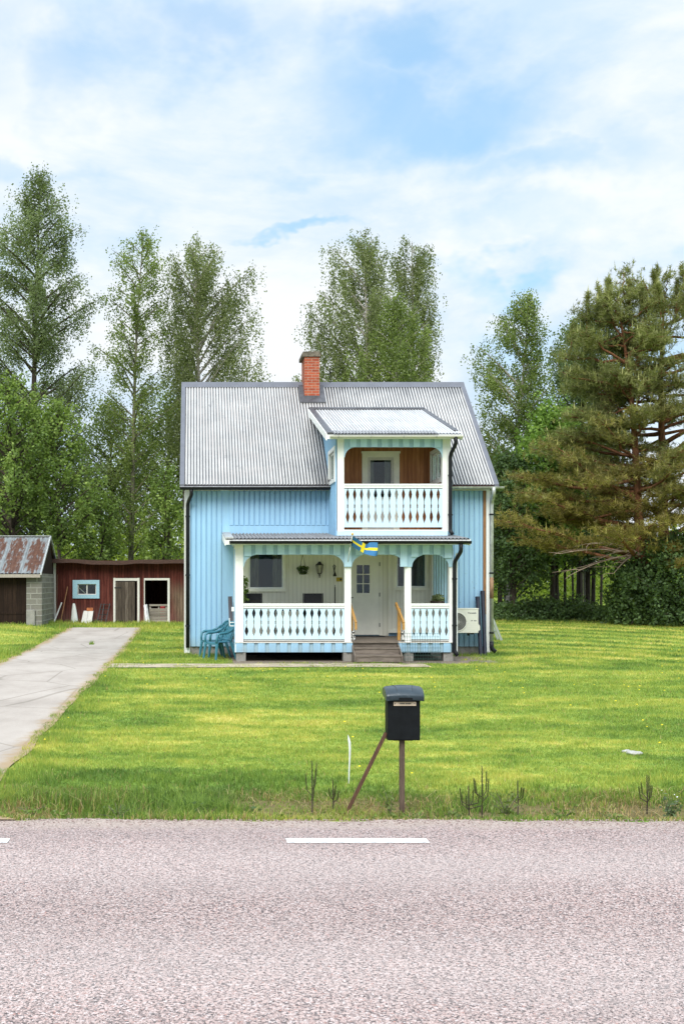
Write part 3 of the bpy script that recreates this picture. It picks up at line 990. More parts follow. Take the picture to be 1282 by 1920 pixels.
boards(b, XL + .17, .70, .17, 4.16, [])
boards(b, .90, 3.44, 3.28, 4.16, [])
b.box(.71, 3.45, YW - .03, YW, 3.05, 3.27)          # plain board above the veranda roof
wall = b.build('wall', M['blue'], house)
b = MB()
boards(b, 6.13, 7.36, .17, 4.16, [])
b.box(6.11, 7.37, YW - .004, YW - .001, .17, 4.16)
b.build('weathered_cladding', M['blue_worn'], house)['label'] = 'flaking weathered blue boards behind the heat pump'
# corner boards, frieze
b = MB(); b.box(XL - .01, XL + .12, YW - .045, YW - .001, .0, 4.17); b.box(XL - .03, XL - .001, YW - .045, YW + .1, .0, 4.17)
b.build('corner_board', M['white'], wall)
b = MB(); b.box(XR - .09, XR + .01, YW - .045, YW - .001, .02, 4.17); b.box(XR + .001, XR + .03, YW - .045, YW + .1, .02, 4.17)
b.build('corner_board', M['white'], wall)
b = MB(); b.box(XR - .165, XR - .095, YW - .04, YW - .002, 1.0, 4.17)
b.build('bare_corner_board', M['bare_wood'], wall)['label'] = 'bare brown unpainted board'
b = MB(); b.box(XL, 3.44, YW - .05, YW - .002, 4.17, 4.27); b.box(6.12, XR, YW - .05, YW - .002, 4.17, 4.27)
b.build_each('frieze_board', M['white'], wall)
# foundation
b = MB(); b.box(XL + .03, XR - .03, YW + .03, 36.87, -.4, .168)
b.build('foundation', M['concrete'], house)


# --- roof
def corrugated(b, x0, x1, y0, z0, y1, z1, pitch, amp, rows=2, n=8, phase=0.0):
    m = max(2, int(round((x1 - x0) / pitch * n)))
    P = []
    for j in range(rows + 1):
        f = j / rows
        P.append([(x0 + (x1 - x0) * i / m, y0 + (y1 - y0) * f, z0 + (z1 - z0) * f + amp * math.sin(2 * math.pi * (x0 + (x1 - x0) * i / m) / pitch + phase)) for i in range(m + 1)])
    b.grid(P)


EY, RY = 29.6, 33.45
RX0, RX1 = -.375, 7.70
b = MB()
corrugated(b, RX0 + .09, 3.45, EY, roofz(EY), RY, roofz(RY), .078, .015)
corrugated(b, 3.45, 6.11, 31.6, roofz(31.6), RY, roofz(RY), .078, .015)
corrugated(b, 6.11, RX1 - .09, EY, roofz(EY), RY, roofz(RY), .078, .015)
corrugated(b, RX0, RX1, 37.3, roofz(EY), RY, roofz(RY), .078, .011)
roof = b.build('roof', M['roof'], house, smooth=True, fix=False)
b = MB()
for x0, x1, ys in ((RX0 + .01, 3.43, EY + .03), (6.13, RX1 - .01, EY + .03), (3.43, 6.13, 31.7)):
    b.prism([(ys, roofz(ys) - .02), (RY, roofz(RY) - .02), (RY, roofz(RY) - .10), (ys, roofz(ys) - .085)], 'x', x0, x1)
b.prism([(37.28, roofz(EY) - .02), (RY, roofz(RY) - .02), (RY, roofz(RY) - .10), (37.28, roofz(EY) - .085)], 'x', RX0 + .01, RX1 - .01)
b.box(RX0 + .05, 3.43, EY + .06, YW - .001, 4.272, 4.285); b.box(6.13, RX1 - .05, EY + .06, YW - .001, 4.272, 4.285)
b.build('roof_deck', M['fascia_brown'], roof)
for x0, x1 in ((RX0, RX0 + .115), (RX1 - .115, RX1)):
    b = MB()
    b.prism([(EY - .02, roofz(EY - .02) - .10), (EY - .02, roofz(EY - .02) + .03), (RY, roofz(RY) + .03), (37.32, roofz(EY - .02) + .03), (37.32, roofz(EY - .02) - .10), (RY, roofz(RY) - .10)], 'x', x0, x1)
    b.build('verge_flashing', M['steel_edge'], roof)
b = MB()
b.prism([(RY - .16, roofz(RY - .16) + .022), (RY, roofz(RY) + .06), (RY + .16, roofz(RY - .16) + .022), (RY + .16, roofz(RY - .16) + .012), (RY, roofz(RY) + .03), (RY - .16, roofz(RY - .16) + .012)], 'x', RX0, RX1)
b.build('ridge_cap', M['steel_edge'], roof)
b = MB(); b.tube([(3.88, RY - .02, roofz(RY)), (3.88, RY - .02, roofz(RY) + .46)], .012, 6); b.tube([(3.88, RY - .02, roofz(RY) + .30), (3.88, RY - .02, roofz(RY) + .36)], .022, 6)
b.build('vent_rod', M['dark_iron'], roof)


def gutter(b, x0, x1, y, z, r=.062, n=8):
    """half round gutter along x, y = its back edge"""
    P = []
    for k in range(n + 1):
        t = math.pi * k / n
        P.append([(x0, y - r + r * math.cos(t), z - r * math.sin(t)), (x1, y - r + r * math.cos(t), z - r * math.sin(t))])
    b.grid(P)
    Q = [[(p[0][0], p[0][1] * .9 + (y - r) * .1, p[0][2] + .003) for p in P], [(p[1][0], p[1][1] * .9 + (y - r) * .1, p[1][2] + .003) for p in P]]
    b.grid([list(q) for q in zip(*Q)])
    for x in (x0, x1):
        b.add([(x, y - r + r * math.cos(math.pi * k / n), z - r * math.sin(math.pi * k / n)) for k in range(n + 1)], [list(range(n + 1))])


def hooks(b, x0, x1, y, z, r, st):
    x = x0 + .25
    while x < x1:
        b.grid([[(x, y - r + (r + .006) * math.cos(math.pi * k / 8), z - (r + .006) * math.sin(math.pi * k / 8)) for k in range(9)], [(x + .022, y - r + (r + .006) * math.cos(math.pi * k / 8), z - (r + .006) * math.sin(math.pi * k / 8)) for k in range(9)]])
        x += st


# main gutters
b = MB(); b.box(RX0 + .03, 3.43, EY + .015, EY + .04, 4.165, 4.268); fa = b.build('eave_fascia', M['steel_edge'], roof)
b = MB(); b.box(6.13, RX1 - .03, EY + .015, EY + .04, 4.18, 4.268); b.build('eave_fascia', M['fascia_brown'], roof)
b = MB(); gutter(b, RX0 - .0, 3.43, EY + .012, 4.222, .072); gu = b.build('gutter', M['black_metal'], house)
b = MB(); hooks(b, RX0, 3.43, EY + .012, 4.225, .060, .80); b.tube([(RX0, EY - .11, 4.227), (3.43, EY - .11, 4.227)], .007, 6)
b.build_each('gutter_hook', M['zinc'], gu)
b = MB(); gutter(b, 6.13, RX1 + .12, EY + .012, 4.235, .052); gu = b.build('gutter', M['zinc'], house); gu['label'] = 'old zinc gutter'


def pipe(name, pts, r, mat, parent, brackets=(), bm=None, lab=None):
    # rounded corners
    P = [Vector(p) for p in pts]; out = [P[0]]
    for i in range(1, len(P) - 1):
        a = (P[i - 1] - P[i]); c = (P[i + 1] - P[i])
        d = min(.09, a.length * .4, c.length * .4)
        A = P[i] + a.normalized() * d; C = P[i] + c.normalized() * d
        for k in range(5):
            t = k / 4
            out.append(A * (1 - t) ** 2 + P[i] * 2 * t * (1 - t) + C * t * t)
    out.append(P[-1])
    b = MB(); b.tube(out, r, 10)
    o = b.build(name, mat, parent, smooth=True)
    if lab:
        o['label'] = lab
    if brackets:
        b = MB()
        for x, y, z in brackets:
            b.tube([(x, y, z - .02), (x, y, z + .02)], r + .012, 10)
        b.build_each('pipe_clamp', bm or mat, o)
    return o


pipe('downpipe', [(-.08, EY - .05, 4.20), (-.08, EY - .05, 4.02), (-.175, YW - .10, 3.84), (-.175, YW - .10, .14)], .048, M['black_metal'], house, [(-.175, YW - .10, z) for z in (3.5, 2.0, .7)])
xr = XU(921, YW - .1)
pipe('downpipe', [(XU(924, EY), EY - .05, 4.22), (XU(924, EY), EY - .05, 4.06), (xr, YW - .10, 3.88), (xr, YW - .10, .26)], .050, M['zinc'], house, [(xr, YW - .10, z) for z in (3.55, 2.05, .52)], M['black_metal'], 'patched old zinc downpipe')
b = MB(); b.tube([(xr, YW - .10, 1.94), (xr, YW - .10, 1.40)], .052, 10); b.build('rusty_pipe_length', M['rust_zinc'], house, smooth=True)
pipe('downpipe_shoe', [(xr, YW - .10, .30), (xr, YW - .10, .12), (xr + .10, YW - .12, .03)], .054, M['black_metal'], house)

# dark stained strip under the ridge between chimney and gable is part of the sheet material
# --- chimney
cx0, cx1, cy0, cy1 = XU(571, 32.83), XU(599, 32.83), 32.83, 33.72
b = MB(); b.box(cx0, cx1, cy0, cy1, 6.6, 8.155)
ch = b.build('chimney', M['brick'], house)
b = MB(); b.bbox(cx0 - .075, cx1 + .035, cy0 - .05, cy1 + .05, 8.15, 8.26, .015); b.bbox(cx0 - .05, cx1 + .02, cy0 - .03, cy1 + .03, 8.255, 8.30, .015)
b.build('chimney_cap', M['moss_cap'], ch)
b = MB()
b.box(cx0 - .012, cx1 + .012, cy0 - .012, cy1 + .012, 6.8, 7.06)
for x0, x1, y0, y1 in ((cx0 - .13, cx1 + .16, cy0 - .20, cy0 + .02), (cx0 - .13, cx0, cy0, RY - .1), (cx1, cx1 + .16, cy0, RY - .1)):
    b.prism([(y0, roofz(y0) + .02), (y0, roofz(y0) + .045), (y1, roofz(y1) + .045), (y1, roofz(y1) + .02)], 'x', x0, x1)
b.build('chimney_flashing', M['dark_flash'], ch)

# --- dormer roof over the balcony
DY0, DY1 = 27.95, 32.38
DZ0, DZ1 = 5.375, 6.60


def dz(y):
    return DZ0 + (y - DY0) * (DZ1 - DZ0) / (DY1 - DY0)


DX0, DX1 = 3.17, 6.38
b = MB(); corrugated(b, DX0 + .10, DX1, DY0, dz(DY0), DY1, dz(DY1), .078, .014)
dr = b.build('dormer_roof', M['dormer_roof'], house, smooth=True, fix=False)
b = MB(); b.prism([(DY0 + .03, dz(DY0 + .03) - .02), (DY1, dz(DY1) - .02), (DY1, dz(DY1) - .09), (DY0 + .03, dz(DY0 + .03) - .075)], 'x', DX0 + .03, DX1 - .01)
b.build('roof_underside', M['white'], dr)
b = MB()
b.prism([(DY0 - .01, dz(DY0) - .0), (DY0 - .01, dz(DY0) + .035), (DY1 + .05, dz(DY1 + .05) + .035), (DY1 + .05, dz(DY1))], 'x', DX0, DX0 + .13)
b.prism([(DY1 - .05, dz(DY1 - .05) + .012), (DY1 - .05, dz(DY1) + .03), (DY1 + .10, dz(DY1 + .10) + .06), (DY1 + .10, dz(DY1 + .10) + .01)], 'x', DX0, DX1)
b.prism([(DY0 + .4, dz(DY0 + .4) + .012), (DY0 + .4, dz(DY0 + .4) + .03), (DY1 + .05, dz(DY1 + .05) + .03), (DY1 + .05, dz(DY1) + .012)], 'x', DX1 - .12, DX1 + .01)
b.build('verge_flashing', M['dark_flash'], dr)
b = MB(); corrugated(b, DX0 + .14, DX1 - .55, DY0 - .05, dz(DY0 - .05) + .012, DY0 + .42, dz(DY0 + .42) + .016, .078, .015); b.build('eave_lip', M['porch_sheet'], dr, smooth=True, fix=False)
b = MB()
for x0, x1 in ((DX0 - .028, DX0 - .002), (DX1 + .002, DX1 + .028)):
    b.prism([(DY0 + .02, dz(DY0) - .16), (DY0 + .02, dz(DY0) + .01), (DY1, dz(DY1) + .01), (DY1, dz(DY1) - .16)], 'x', x0, x1)
b.box(DX0, DX1, DY0 + .02, DY0 + .045, dz(DY0) - .125, dz(DY0) - .012)
b.build('barge_board', M['white'], dr)
b = MB(); gutter(b, DX0 + .06, DX1 + .03, DY0 + .016, dz(DY0) - .055, .048)
gu = b.build('gutter', M['white_worn'], house)
b = MB(); hooks(b, DX0, DX1, DY0 + .016, dz(DY0) - .055, .048, .78); b.build_each('gutter_hook', M['zinc'], gu)

# --- balcony
BY = 28.3
BX0, BX1 = 3.45, 6.105
BF = 3.09
WZ0, WZ1, WY0, WY1 = 4.36, 5.06, 28.55, 29.78
for side, (xo, xi, xw) in enumerate(((BX0, BX0 + .05, BX0 + .07), (BX1, BX1 - .05, BX1 - .07))):
    for lay, (xa, xb, mat, nm) in enumerate(((xo, xi, M['blue'], 'balcony_wall'), (xi, xw, M['brown_wood_y'], 'wood_lining'))):
        b = MB(); x0, x1 = min(xa, xb), max(xa, xb)
        ya = BY if lay == 0 else BY + .16
        b.box(x0, x1, ya, YW - .002, 2.95 if lay == 0 else BF, WZ0)
        b.box(x0, x1, ya, WY0, WZ0, WZ1); b.box(x0, x1, WY1, YW - .002, WZ0, WZ1)
        b.prism([(ya, WZ1), (YW - .002, WZ1), (YW - .002, dz(YW) - .085), (ya, dz(ya) - .085)], 'x', x0, x1)
        if lay == 0:
            b.prism([(YW - .002, 4.3), (32.2, roofz(32.2) - .3), (32.2, dz(32.2) - .09), (YW - .002, dz(YW) - .085)], 'x', x0, x1)
            y = BY + .14
            while y < 32:
                z0 = 2.95
                zt = dz(y) - .09
                xx = (x0 - .02, x0) if side == 0 else (x1, x1 + .02)
                if WY0 - .08 < y < WY1 + .02:
                    b.box(xx[0], xx[1], y, y + .085, z0, WZ0 - .08); b.box(xx[0], xx[1], y, y + .085, WZ1 + .08, zt)
                else:
                    b.box(xx[0], xx[1], y, y + .085, z0, zt)
                y += .131
            wl = b.build(nm, mat, house)
        else:
            b.build(nm, mat, wl)
    # side window
    b = MB()
    for xa, xb in (((BX0 - .045, BX0 + .02), (BX0 + .06, BX0 + .10)) if side == 0 else ((BX1 - .10, BX1 - .06), (BX1 - .02, BX1 + .045))):
        for y0, y1, z0, z1 in ((WY0 - .09, WY0, WZ0 - .09, WZ1 + .09), (WY1, WY1 + .09, WZ0 - .09, WZ1 + .09), (WY0, WY1, WZ1, WZ1 + .09), (WY0, WY1, WZ0 - .09, WZ0)):
            b.box(xa, xb, y0, y1, z0, z1)
    xm = BX0 + .035 if side == 0 else BX1 - .035
    ym = (WY0 + WY1) / 2
    for y0, y1, z0, z1 in ((WY0, WY0 + .05, WZ0, WZ1), (WY1 - .05, WY1, WZ0, WZ1), (WY0 + .05, WY1 - .05, WZ1 - .05, WZ1), (WY0 + .05, WY1 - .05, WZ0, WZ0 + .05), (ym - .025, ym + .025, WZ0 + .05, WZ1 - .05)):
        b.box(xm - .022, xm + .022, y0, y1, z0, z1)
    wf = b.build('side_window', M['white'], house)
    b = MB(); b.box(xm - .004, xm + .004, WY0 + .05, ym - .025, WZ0 + .05, WZ1 - .05); b.box(xm - .004, xm + .004, ym + .025, WY1 - .05, WZ0 + .05, WZ1 - .05)
    b.build('pane', M['glass'], wf)
# back wall lining of the balcony with the balcony door
b = MB()
for p in pieces(BX0 + .072, BX1 - .072, BF, 5.80, [(4.29, 5.245, 3.0, 5.17)]):
    b.box(p[0], p[1], YW - .03, YW - .003, p[2], p[3])
b.build('balcony_back_lining', M['brown_wood'], house)
b = MB()
for p in pieces(4.29, 5.245, BF + .01, 5.175, [(4.435, 5.10, BF, 5.02)]):
    b.box(p[0], p[1], YW - .06, YW - .001, p[2], p[3])
b.box(4.27, 5.265, YW - .075, YW - .061, 5.12, 5.175)
bd = b.build('balcony_door', M['trim_cream'], house)
b = MB()
for p in pieces(4.436, 5.099, BF + .03, 5.018, [(4.50, 5.035, 4.0, 4.95)]):
    b.box(p[0], p[1], YW - .035, YW + .01, p[2], p[3])
b.build('door_leaf', M['white_worn'], bd)
b = MB(); b.box(4.50, 5.035, YW - .01, YW - .004, 4.0, 4.95); b.build('pane', M['glass'], bd)
b = MB(); b.box(4.45, 4.62, YW + .16, YW + .18, 3.98, 5.0); b.box(4.90, 5.08, YW + .16, YW + .18, 3.98, 5.0); b.build('curtain', M['curtain_grey'], bd)
# floor, base board
b = MB(); b.box(BX0 + .01, BX1 - .01, BY + .01, YW - .005, 2.99, BF); bal = b.build('balcony_floor', M['white_worn'], house)
b = MB(); b.box(BX0 - .01, BX1 + .01, BY - .055, BY - .005, 2.945, 3.055); b.build('base_board', M['blue_rail'], bal)
b = MB(); b.box(BX0 + .16, BX1 - .11, BY - .03, BY + .03, 3.062, 3.09); b.build('bottom_rail', M['white'], bal)
for x0, x1 in ((BX0, BX0 + .165), (BX1 - .115, BX1)):
    b = MB(); b.box(x0, x1, BY - .02, BY + .10, 3.055, dz(BY) - .085); b.build('balcony_post', M['white'], house)
b = MB(); b.box(BX1 + .003, BX1 + .09, BY - .004, BY + .05, 3.055, dz(BY) - .09); b.build('balcony_corner_board', M['white'], house)

# scalloped front boards with arched openings
RXA, RZA = .34, .29


def arch_board(b, x0, x1, ztop, zarch, opens, y0, y1, spring, n=10, rx=RXA, rz=RZA):
    """board from ztop down; 'opens' are the openings (xa, xb) with rounded upper corners; between them the board comes down to spring"""
    pts = [(x0, ztop), (x0, spring)]
    for xa, xb in opens:
        pts.append((xa, spring))
        for k in range(1, n + 1):
            t = math.pi / 2 * k / n
            pts.append((xa + rx * (1 - math.cos(t)), spring + (zarch - spring) * math.sin(t)))
        for k in range(n - 1, -1, -1):
            t = math.pi / 2 * k / n
            pts.append((xb - rx * (1 - math.cos(t)), spring + (zarch - spring) * math.sin(t)))
        pts.append((xb, spring))
    pts += [(x1, spring), (x1, ztop)]
    q = []
    for p in pts:
        if not q or abs(p[0] - q[-1][0]) + abs(p[1] - q[-1][1]) > 1e-6:
            q.append(p)
    b.prism(q, 'y', y0, y1)


def arch_z(x, opens, zarch, spring, rx=RXA):
    for xa, xb in opens:
        if xa <= x <= xb:
            d = min(x - xa, xb - x)
            if d >= rx:
                return zarch
            return spring + (zarch - spring) * math.sqrt(max(0, 1 - (1 - d / rx) ** 2))
    return spring


ztop = dz(BY) - .09
b = MB()
op = [(BX0 + .18, BX1 - .13)]
arch_board(b, BX0 + .165, BX1 - .115, ztop, 5.085, op, BY - .045, BY - .022, 4.84, rx=.26)
av = b.build('arched_valance', M['blue_under'], house)
b = MB()
x = BX0 + .30
while x < BX1 - .3:
    zz = max(arch_z(x, op, 5.085, 4.84, .26), arch_z(x + .17, op, 5.085, 4.84, .26)) + .004
    b.box(x, x + .155, BY - .080, BY - .046, zz, ztop)
    x += .255
b.build('cover_boards', M['blue_shade'], av)


# fretwork railing boards
SLOT = [(0, .02), (.03, .07), (.09, .19), (.155, .25), (.21, .19), (.28, .08), (.35, .045), (.405, .045), (.43, .13), (.452, .055), (.475, .13), (.50, .05), (.55, .05), (.61, .10), (.67, .20), (.735, .26), (.80, .18), (.86, .07), (.905, .01), (.906, 0), (1, 0)]


def railing(nm, x0, x1, z0, z1, y, n, parent, first, pitch):
    """n slots; the boards between them are separate"""
    hgt = z1 - z0
    edges = [None] + [x0 + first + i * pitch for i in range(n)] + [None]
    out = []
    for i in range(n + 1):
        a, c = edges[i], edges[i + 1]
        left = [(x0, z1), (x0, z0)] if a is None else [(a + w * pitch + .0008, z1 - t * hgt) for t, w in SLOT]
        right = [(x1, z1), (x1, z0)] if c is None else [(c - w * pitch - .0008, z1 - t * hgt) for t, w in SLOT]
        poly = left + right[::-1]
        b = MB(); b.prism(poly, 'y', y, y + .024)
        out.append(b.build('baluster', M['blue_rail'], parent))
    return out


b = MB(); b.box(BX0 + .165, BX1 - .115, BY - .05, BY + .07, 4.155, 4.20)
brl = b.build('balcony_railing', M['white'], house)
b = MB(); b.box(BX0 + .165, BX1 - .115, BY - .035, BY + .055, 4.10, 4.15); b.build('under_rail', M['white'], brl)
railing('b', BX0 + .167, BX1 - .117, 3.15, 4.085, BY - .015, 14, brl, .085, .1685)
b = MB(); b.box(BX0 + .166, BX1 - .116, BY + .012, BY + .03, 3.15, 3.215); b.build('lower_rail', M['blue_rail'], brl)
pipe('downpipe', [(6.235, DY0 - .03, dz(DY0) - .08), (6.235, DY0 - .03, dz(DY0) - .25), (6.175, BY - .06, 4.90), (6.175, BY - .06, 3.06), (6.20, BY - .14, 2.985)], .046, M['black_metal'], house, [(6.175, BY - .06, 3.45), (6.175, BY - .06, 4.4)], None, 'black downpipe beside the balcony')

# --- veranda
PY = 27.6
PX0, PX1 = .955, 6.085
FZ = .44
b = MB(); b.box(PX0 + .02, PX1 - .01, PY + .02, YW - .035, FZ - .12, FZ)
ver = b.build('veranda_floor', M['deck'], house)
for x0, x1 in ((PX0, 3.72), (4.80, PX1 + .02)):
    b = MB(); b.box(x0, x1, PY - .02, PY + .015, .165, .385)
    fs = b.build('skirting_board', M['blue_under'], ver)
    b = MB()
    x = x0 + .02
    while x < x1 - .05:
        b.box(x, min(x + .165, x1), PY - .058, PY - .021, .168, .383)
        x += .26
    b.build('cover_boards', M['blue'], ver)
    b = MB(); b.box(x0, x1, PY - .065, PY + .09, .388, .412); b.build('sill_board', M['white_worn'], ver)
b = MB(); b.box(PX0, PX0 + .03, PY + .016, YW - .03, .165, .385); b.box(PX1 - .03, PX1, PY + .016, YW - .03, .165, .385); b.build_each('side_skirting', M['blue'], ver)
for u in (452, 652, 766, 840):
    x = XU(u, PY)
    b = MB(); b.bbox(x - .115, x + .115, PY - .01, PY + .25, -.35, .163, .012)
    b.build('pier', M['concrete'], ver)
b = MB(); b.box(PX0 + .03, PX1 - .03, YW - .02, YW + .02, -.2, .3); b.build('underfloor_shade', M['black'], ver)  # black sheet stands in for the shade under the veranda floor
VT = 2.70
posts = ((PX0, 1.147, .165), (3.541, 3.692, .41), (4.957, 5.108, .41), (6.005, 6.087, .41))
for i, (x0, x1, z0) in enumerate(posts):
    b = MB()
    if i == 0:
        b.box(x0, x1, PY - .045, PY + .13, z0, VT)
        b.box(XU(442, PY) - .0, XU(446.5, PY), PY - .055, PY - .046, 2.34, 2.40)
    else:
        b.box(x0, x1, PY - .01, PY + .12, z0, VT - .02)
    b.build('veranda_post', M['white'], house)
b = MB(); b.box(PX0 - .014, PX0 - .001, PY - .04, PY + .14, .165, 2.6); b.build('post_side_board', M['blue'], house)
opens = [(1.165, 3.525), (3.708, 4.94), (5.125, 5.99)]
b = MB()
arch_board(b, 1.15, PX1 + .0, VT, 2.47, opens, PY - .035, PY - .012, 2.18)
av = b.build('arched_valance', M['blue_under'], house)
b = MB()
x = 1.17
while x < PX1 - .1:
    zz = max(arch_z(x, opens, 2.47, 2.18), arch_z(x + .165, opens, 2.47, 2.18), arch_z(x + .08, opens, 2.47, 2.18)) + .004
    inpost = any(abs(x + .08 - (p[0] + p[1]) / 2) < .14 for p in posts[1:3])
    b.box(x, x + .165, PY - .075, PY - .036, 2.186 if inpost else zz, VT)
    x += .262
b.build('cover_boards', M['blue_shade'], av)
# railings
for (x0, x1, n, first, pitch) in ((1.15, 3.539, 14, .078, .1715), (5.11, 6.003, 6, .066, .1535)):
    b = MB(); b.box(x0, x1, PY - .018, PY + .115, 1.262, 1.318)
    vr = b.build('veranda_railing', M['white'], house)
    b = MB(); b.box(x0, x1, PY + .0, PY + .09, 1.205, 1.255); b.build('under_rail', M['white'], vr)
    b = MB(); b.box(x0, x1, PY + .02, PY + .07, .426, .455); b.build('bottom_rail', M['white'], vr)
    railing('v', x0 + .001, x1 - .001, .472, 1.196, PY + .02, n, vr, first, pitch)
    b = MB(); b.box(x0, x1, PY + .046, PY + .062, .475, .53); b.build('lower_rail', M['blue_rail'], vr)

# back wall of the veranda: cream boards, window, door, second window
b = MB()
OUT1 = (1.345, 2.32, 1.61, 2.64)
for p in pieces(PX0 + .05, 3.80, FZ + .005, 2.80, [OUT1]):
    b.box(p[0], p[1], YW - .028, YW - .002, p[2], p[3])
b.box(4.80, 4.97, YW - .03, YW - .002, FZ + .005, 2.80)
for p in pieces(4.97, PX1 - .03, FZ + .10, 2.80, [(5.115, 5.96, 1.645, 2.635)]):
    b.box(p[0], p[1], YW - .115, YW - .0025, p[2], p[3])
b.build('veranda_wall', M['cream'], house)
b = MB(); b.box(4.962, 4.985, YW - .13, YW - .003, FZ + .08, 2.8); b.box(4.985, PX1 - .03, YW - .135, YW - .116, FZ + .085, FZ + .16); b.build('wall_trim', M['cream_flat'], house)
# ceiling of the veranda
b = MB(); b.box(PX0, PX1, PY + .13, YW - .03, 2.735, 2.75); b.build('veranda_ceiling', M['cream_flat'], house)


def window(x0, x1, z0, z1, y, fw, parent, curtains, sill=True):
    b = MB()
    for p in pieces(x0 - fw, x1 + fw, z0 - fw, z1 + fw, [(x0 - .035, x1 + .035, z0 - .035, z1 + .035)]):
        b.box(p[0], p[1], y - .03, y, p[2], p[3])
    if sill:
        b.box(x0 - fw - .03, x1 + fw + .03, y - .075, y - .031, z0 - fw - .02, z0 - fw + .035)
    w = b.build('window', M['trim_cream'], parent)
    b = MB()
    for p in pieces(x0 - .034, x1 + .034, z0 - .034, z1 + .034, [(x0, x1, z0, z1)]):
        b.box(p[0], p[1], y - .012, y + .08, p[2], p[3])
    b.build('sash', M['white'], w)
    b = MB(); b.box(x0, x1, y + .03, y + .036, z0, z1); b.build('pane', M['glass'], w)
    for a, c, mat in curtains:
        b = MB(); n = 30
        P = []
        for zz in (z0 - .02, z1 + .05):
            P.append([(a + (c - a) * i / n, y + .24 + .018 * math.sin(i * 1.9) + .012 * math.sin(i * 5.1), zz) for i in range(n + 1)])
        b.grid(P); b.build('curtain', mat, w, smooth=True)
    return w


window(*WIN1, YW - .029, .092, house, [(1.40, 1.66, M['curtain_grey']), (2.02, 2.27, M['curtain_grey'])])
window(*WIN2, YW - .118, .085, house, [(5.17, 5.32, M['curtain_dark']), (5.72, 5.90, M['curtain_grey'])])
# front door
b = MB()
for p in pieces(3.80, 4.80, FZ + .01, 2.72, [(3.875, 4.735, FZ, 2.53)]):
    b.box(p[0], p[1], YW - .05, YW - .002, p[2], p[3])
fd = b.build('front_door', M['cream_flat'], house)
b = MB()
DG = (4.151, 4.484, 1.54, 2.258)
for p in pieces(3.878, 4.732, FZ + .03, 2.527, [DG]):
    b.box(p[0], p[1], YW - .040, YW - .004, p[2], p[3])
for i in range(5):                                     # raised staves of the lower panel, arched at the top
    a = 3.99 + i * .130
    zt = 1.21 + .07 * math.cos((i - 2) * .62)
    b.box(a, a + .118, YW - .047, YW - .041, .83, zt)
lf = b.build('door_leaf', M['cream_flat'], fd)
b = MB()
for p in pieces(DG[0] - .03, DG[1] + .03, DG[2] - .03, DG[3] + .03, [DG]):
    b.box(p[0], p[1], YW - .052, YW - .041, p[2], p[3])
xm = (DG[0] + DG[1]) / 2
b.box(xm - .011, xm + .011, YW - .048, YW - .03, DG[2], DG[3])
for k in (1, 2):
    z = DG[2] + (DG[3] - DG[2]) * k / 3
    b.box(DG[0], xm - .011, YW - .048, YW - .03, z - .011, z + .011); b.box(xm + .011, DG[1], YW - .048, YW - .03, z - .011, z + .011)
b.build('glazing_bars', M['trim_cream'], fd)
b = MB(); b.box(DG[0], DG[1], YW - .028, YW - .022, DG[2], DG[3]); b.build('door_pane', M['glass'], fd)
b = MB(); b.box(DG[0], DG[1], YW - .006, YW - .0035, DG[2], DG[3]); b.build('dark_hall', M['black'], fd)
b = MB(); b.tube([(3.965, YW - .04, 1.42), (3.965, YW - .09, 1.42), (4.06, YW - .095, 1.425)], .011, 6); b.box(3.95, 3.98, YW - .046, YW - .041, 1.33, 1.47); b.build('handle', M['dark_iron'], fd)
b = MB()
for z in (.72, 1.50, 2.28):
    b.tube([(4.737, YW - .055, z - .05), (4.737, YW - .055, z + .05)], .011, 6)
b.build_each('hinge', M['dark_iron'], fd)
# right end wall of the veranda, glazed, with vertical slats outside
b = MB()
for p in pieces(PY + .13, YW - .03, FZ, 2.7, [(PY + .30, YW - .30, 1.30, 2.55)]):
    b.box(PX1 - .05, PX1, p[0], p[1], p[2], p[3])
ew = b.build('veranda_end_wall', M['white'], house)
b = MB()
for k in range(6):
    y = PY + .33 + k * .31
    b.box(PX1 - .045, PX1 - .01, y, y + .16, 1.302, 2.548)
b.build_each('slat', M['slat_blue'], ew)
b = MB(); b.box(PX1 - .10, PX1 - .051, PY + .25, YW - .25, 1.235, 1.285); b.build('end_wall_sill', M['white'], ew)

# veranda roof
VX0, VX1 = .71, 6.40
VY0, VZ0, VZ1 = 27.2, 2.835, 3.07
b = MB(); corrugated(b, VX0 + .02, VX1, VY0, VZ0, YW - .032, VZ1, .088, .019, n=8)
vrf = b.build('veranda_roof', M['porch_roof'], house, smooth=True, fix=False)
b = MB(); b.prism([(VY0 + .05, VZ0 - .028), (YW - .04, VZ1 - .028), (YW - .04, VZ1 - .09), (VY0 + .05, VZ0 - .09)], 'x', VX0 + .02, VX1 - .02)
b.build('roof_underside', M['white_worn'], vrf)
b = MB()
b.prism([(VY0 - .01, VZ0 - .0), (VY0 - .01, VZ0 + .034), (YW - .035, VZ1 + .034), (YW - .035, VZ1)], 'x', VX0, VX0 + .20)
b.build('verge_flashing', M['zinc'], vrf)
b = MB(); b.box(VX0 + .02, VX1, VY0 + .02, VY0 + .048, VZ0 - .14, VZ0 - .022)
b.prism([(VY0 + .02, VZ0 - .16), (VY0 + .02, VZ0 - .01), (YW - .04, VZ1 - .01), (YW - .04, VZ1 - .16)], 'x', VX0 - .006, VX0 + .018)
b.prism([(VY0 + .02, VZ0 - .16), (VY0 + .02, VZ0 - .01), (YW - .04, VZ1 - .01), (YW - .04, VZ1 - .16)], 'x', VX1 + .001, VX1 + .025)
b.build('eave_fascia', M['white'], vrf)
b = MB(); gutter(b, VX0 + .10, VX1 + .02, VY0 + .018, VZ0 - .058, .066); gu = b.build('gutter', M['black_metal'], house)
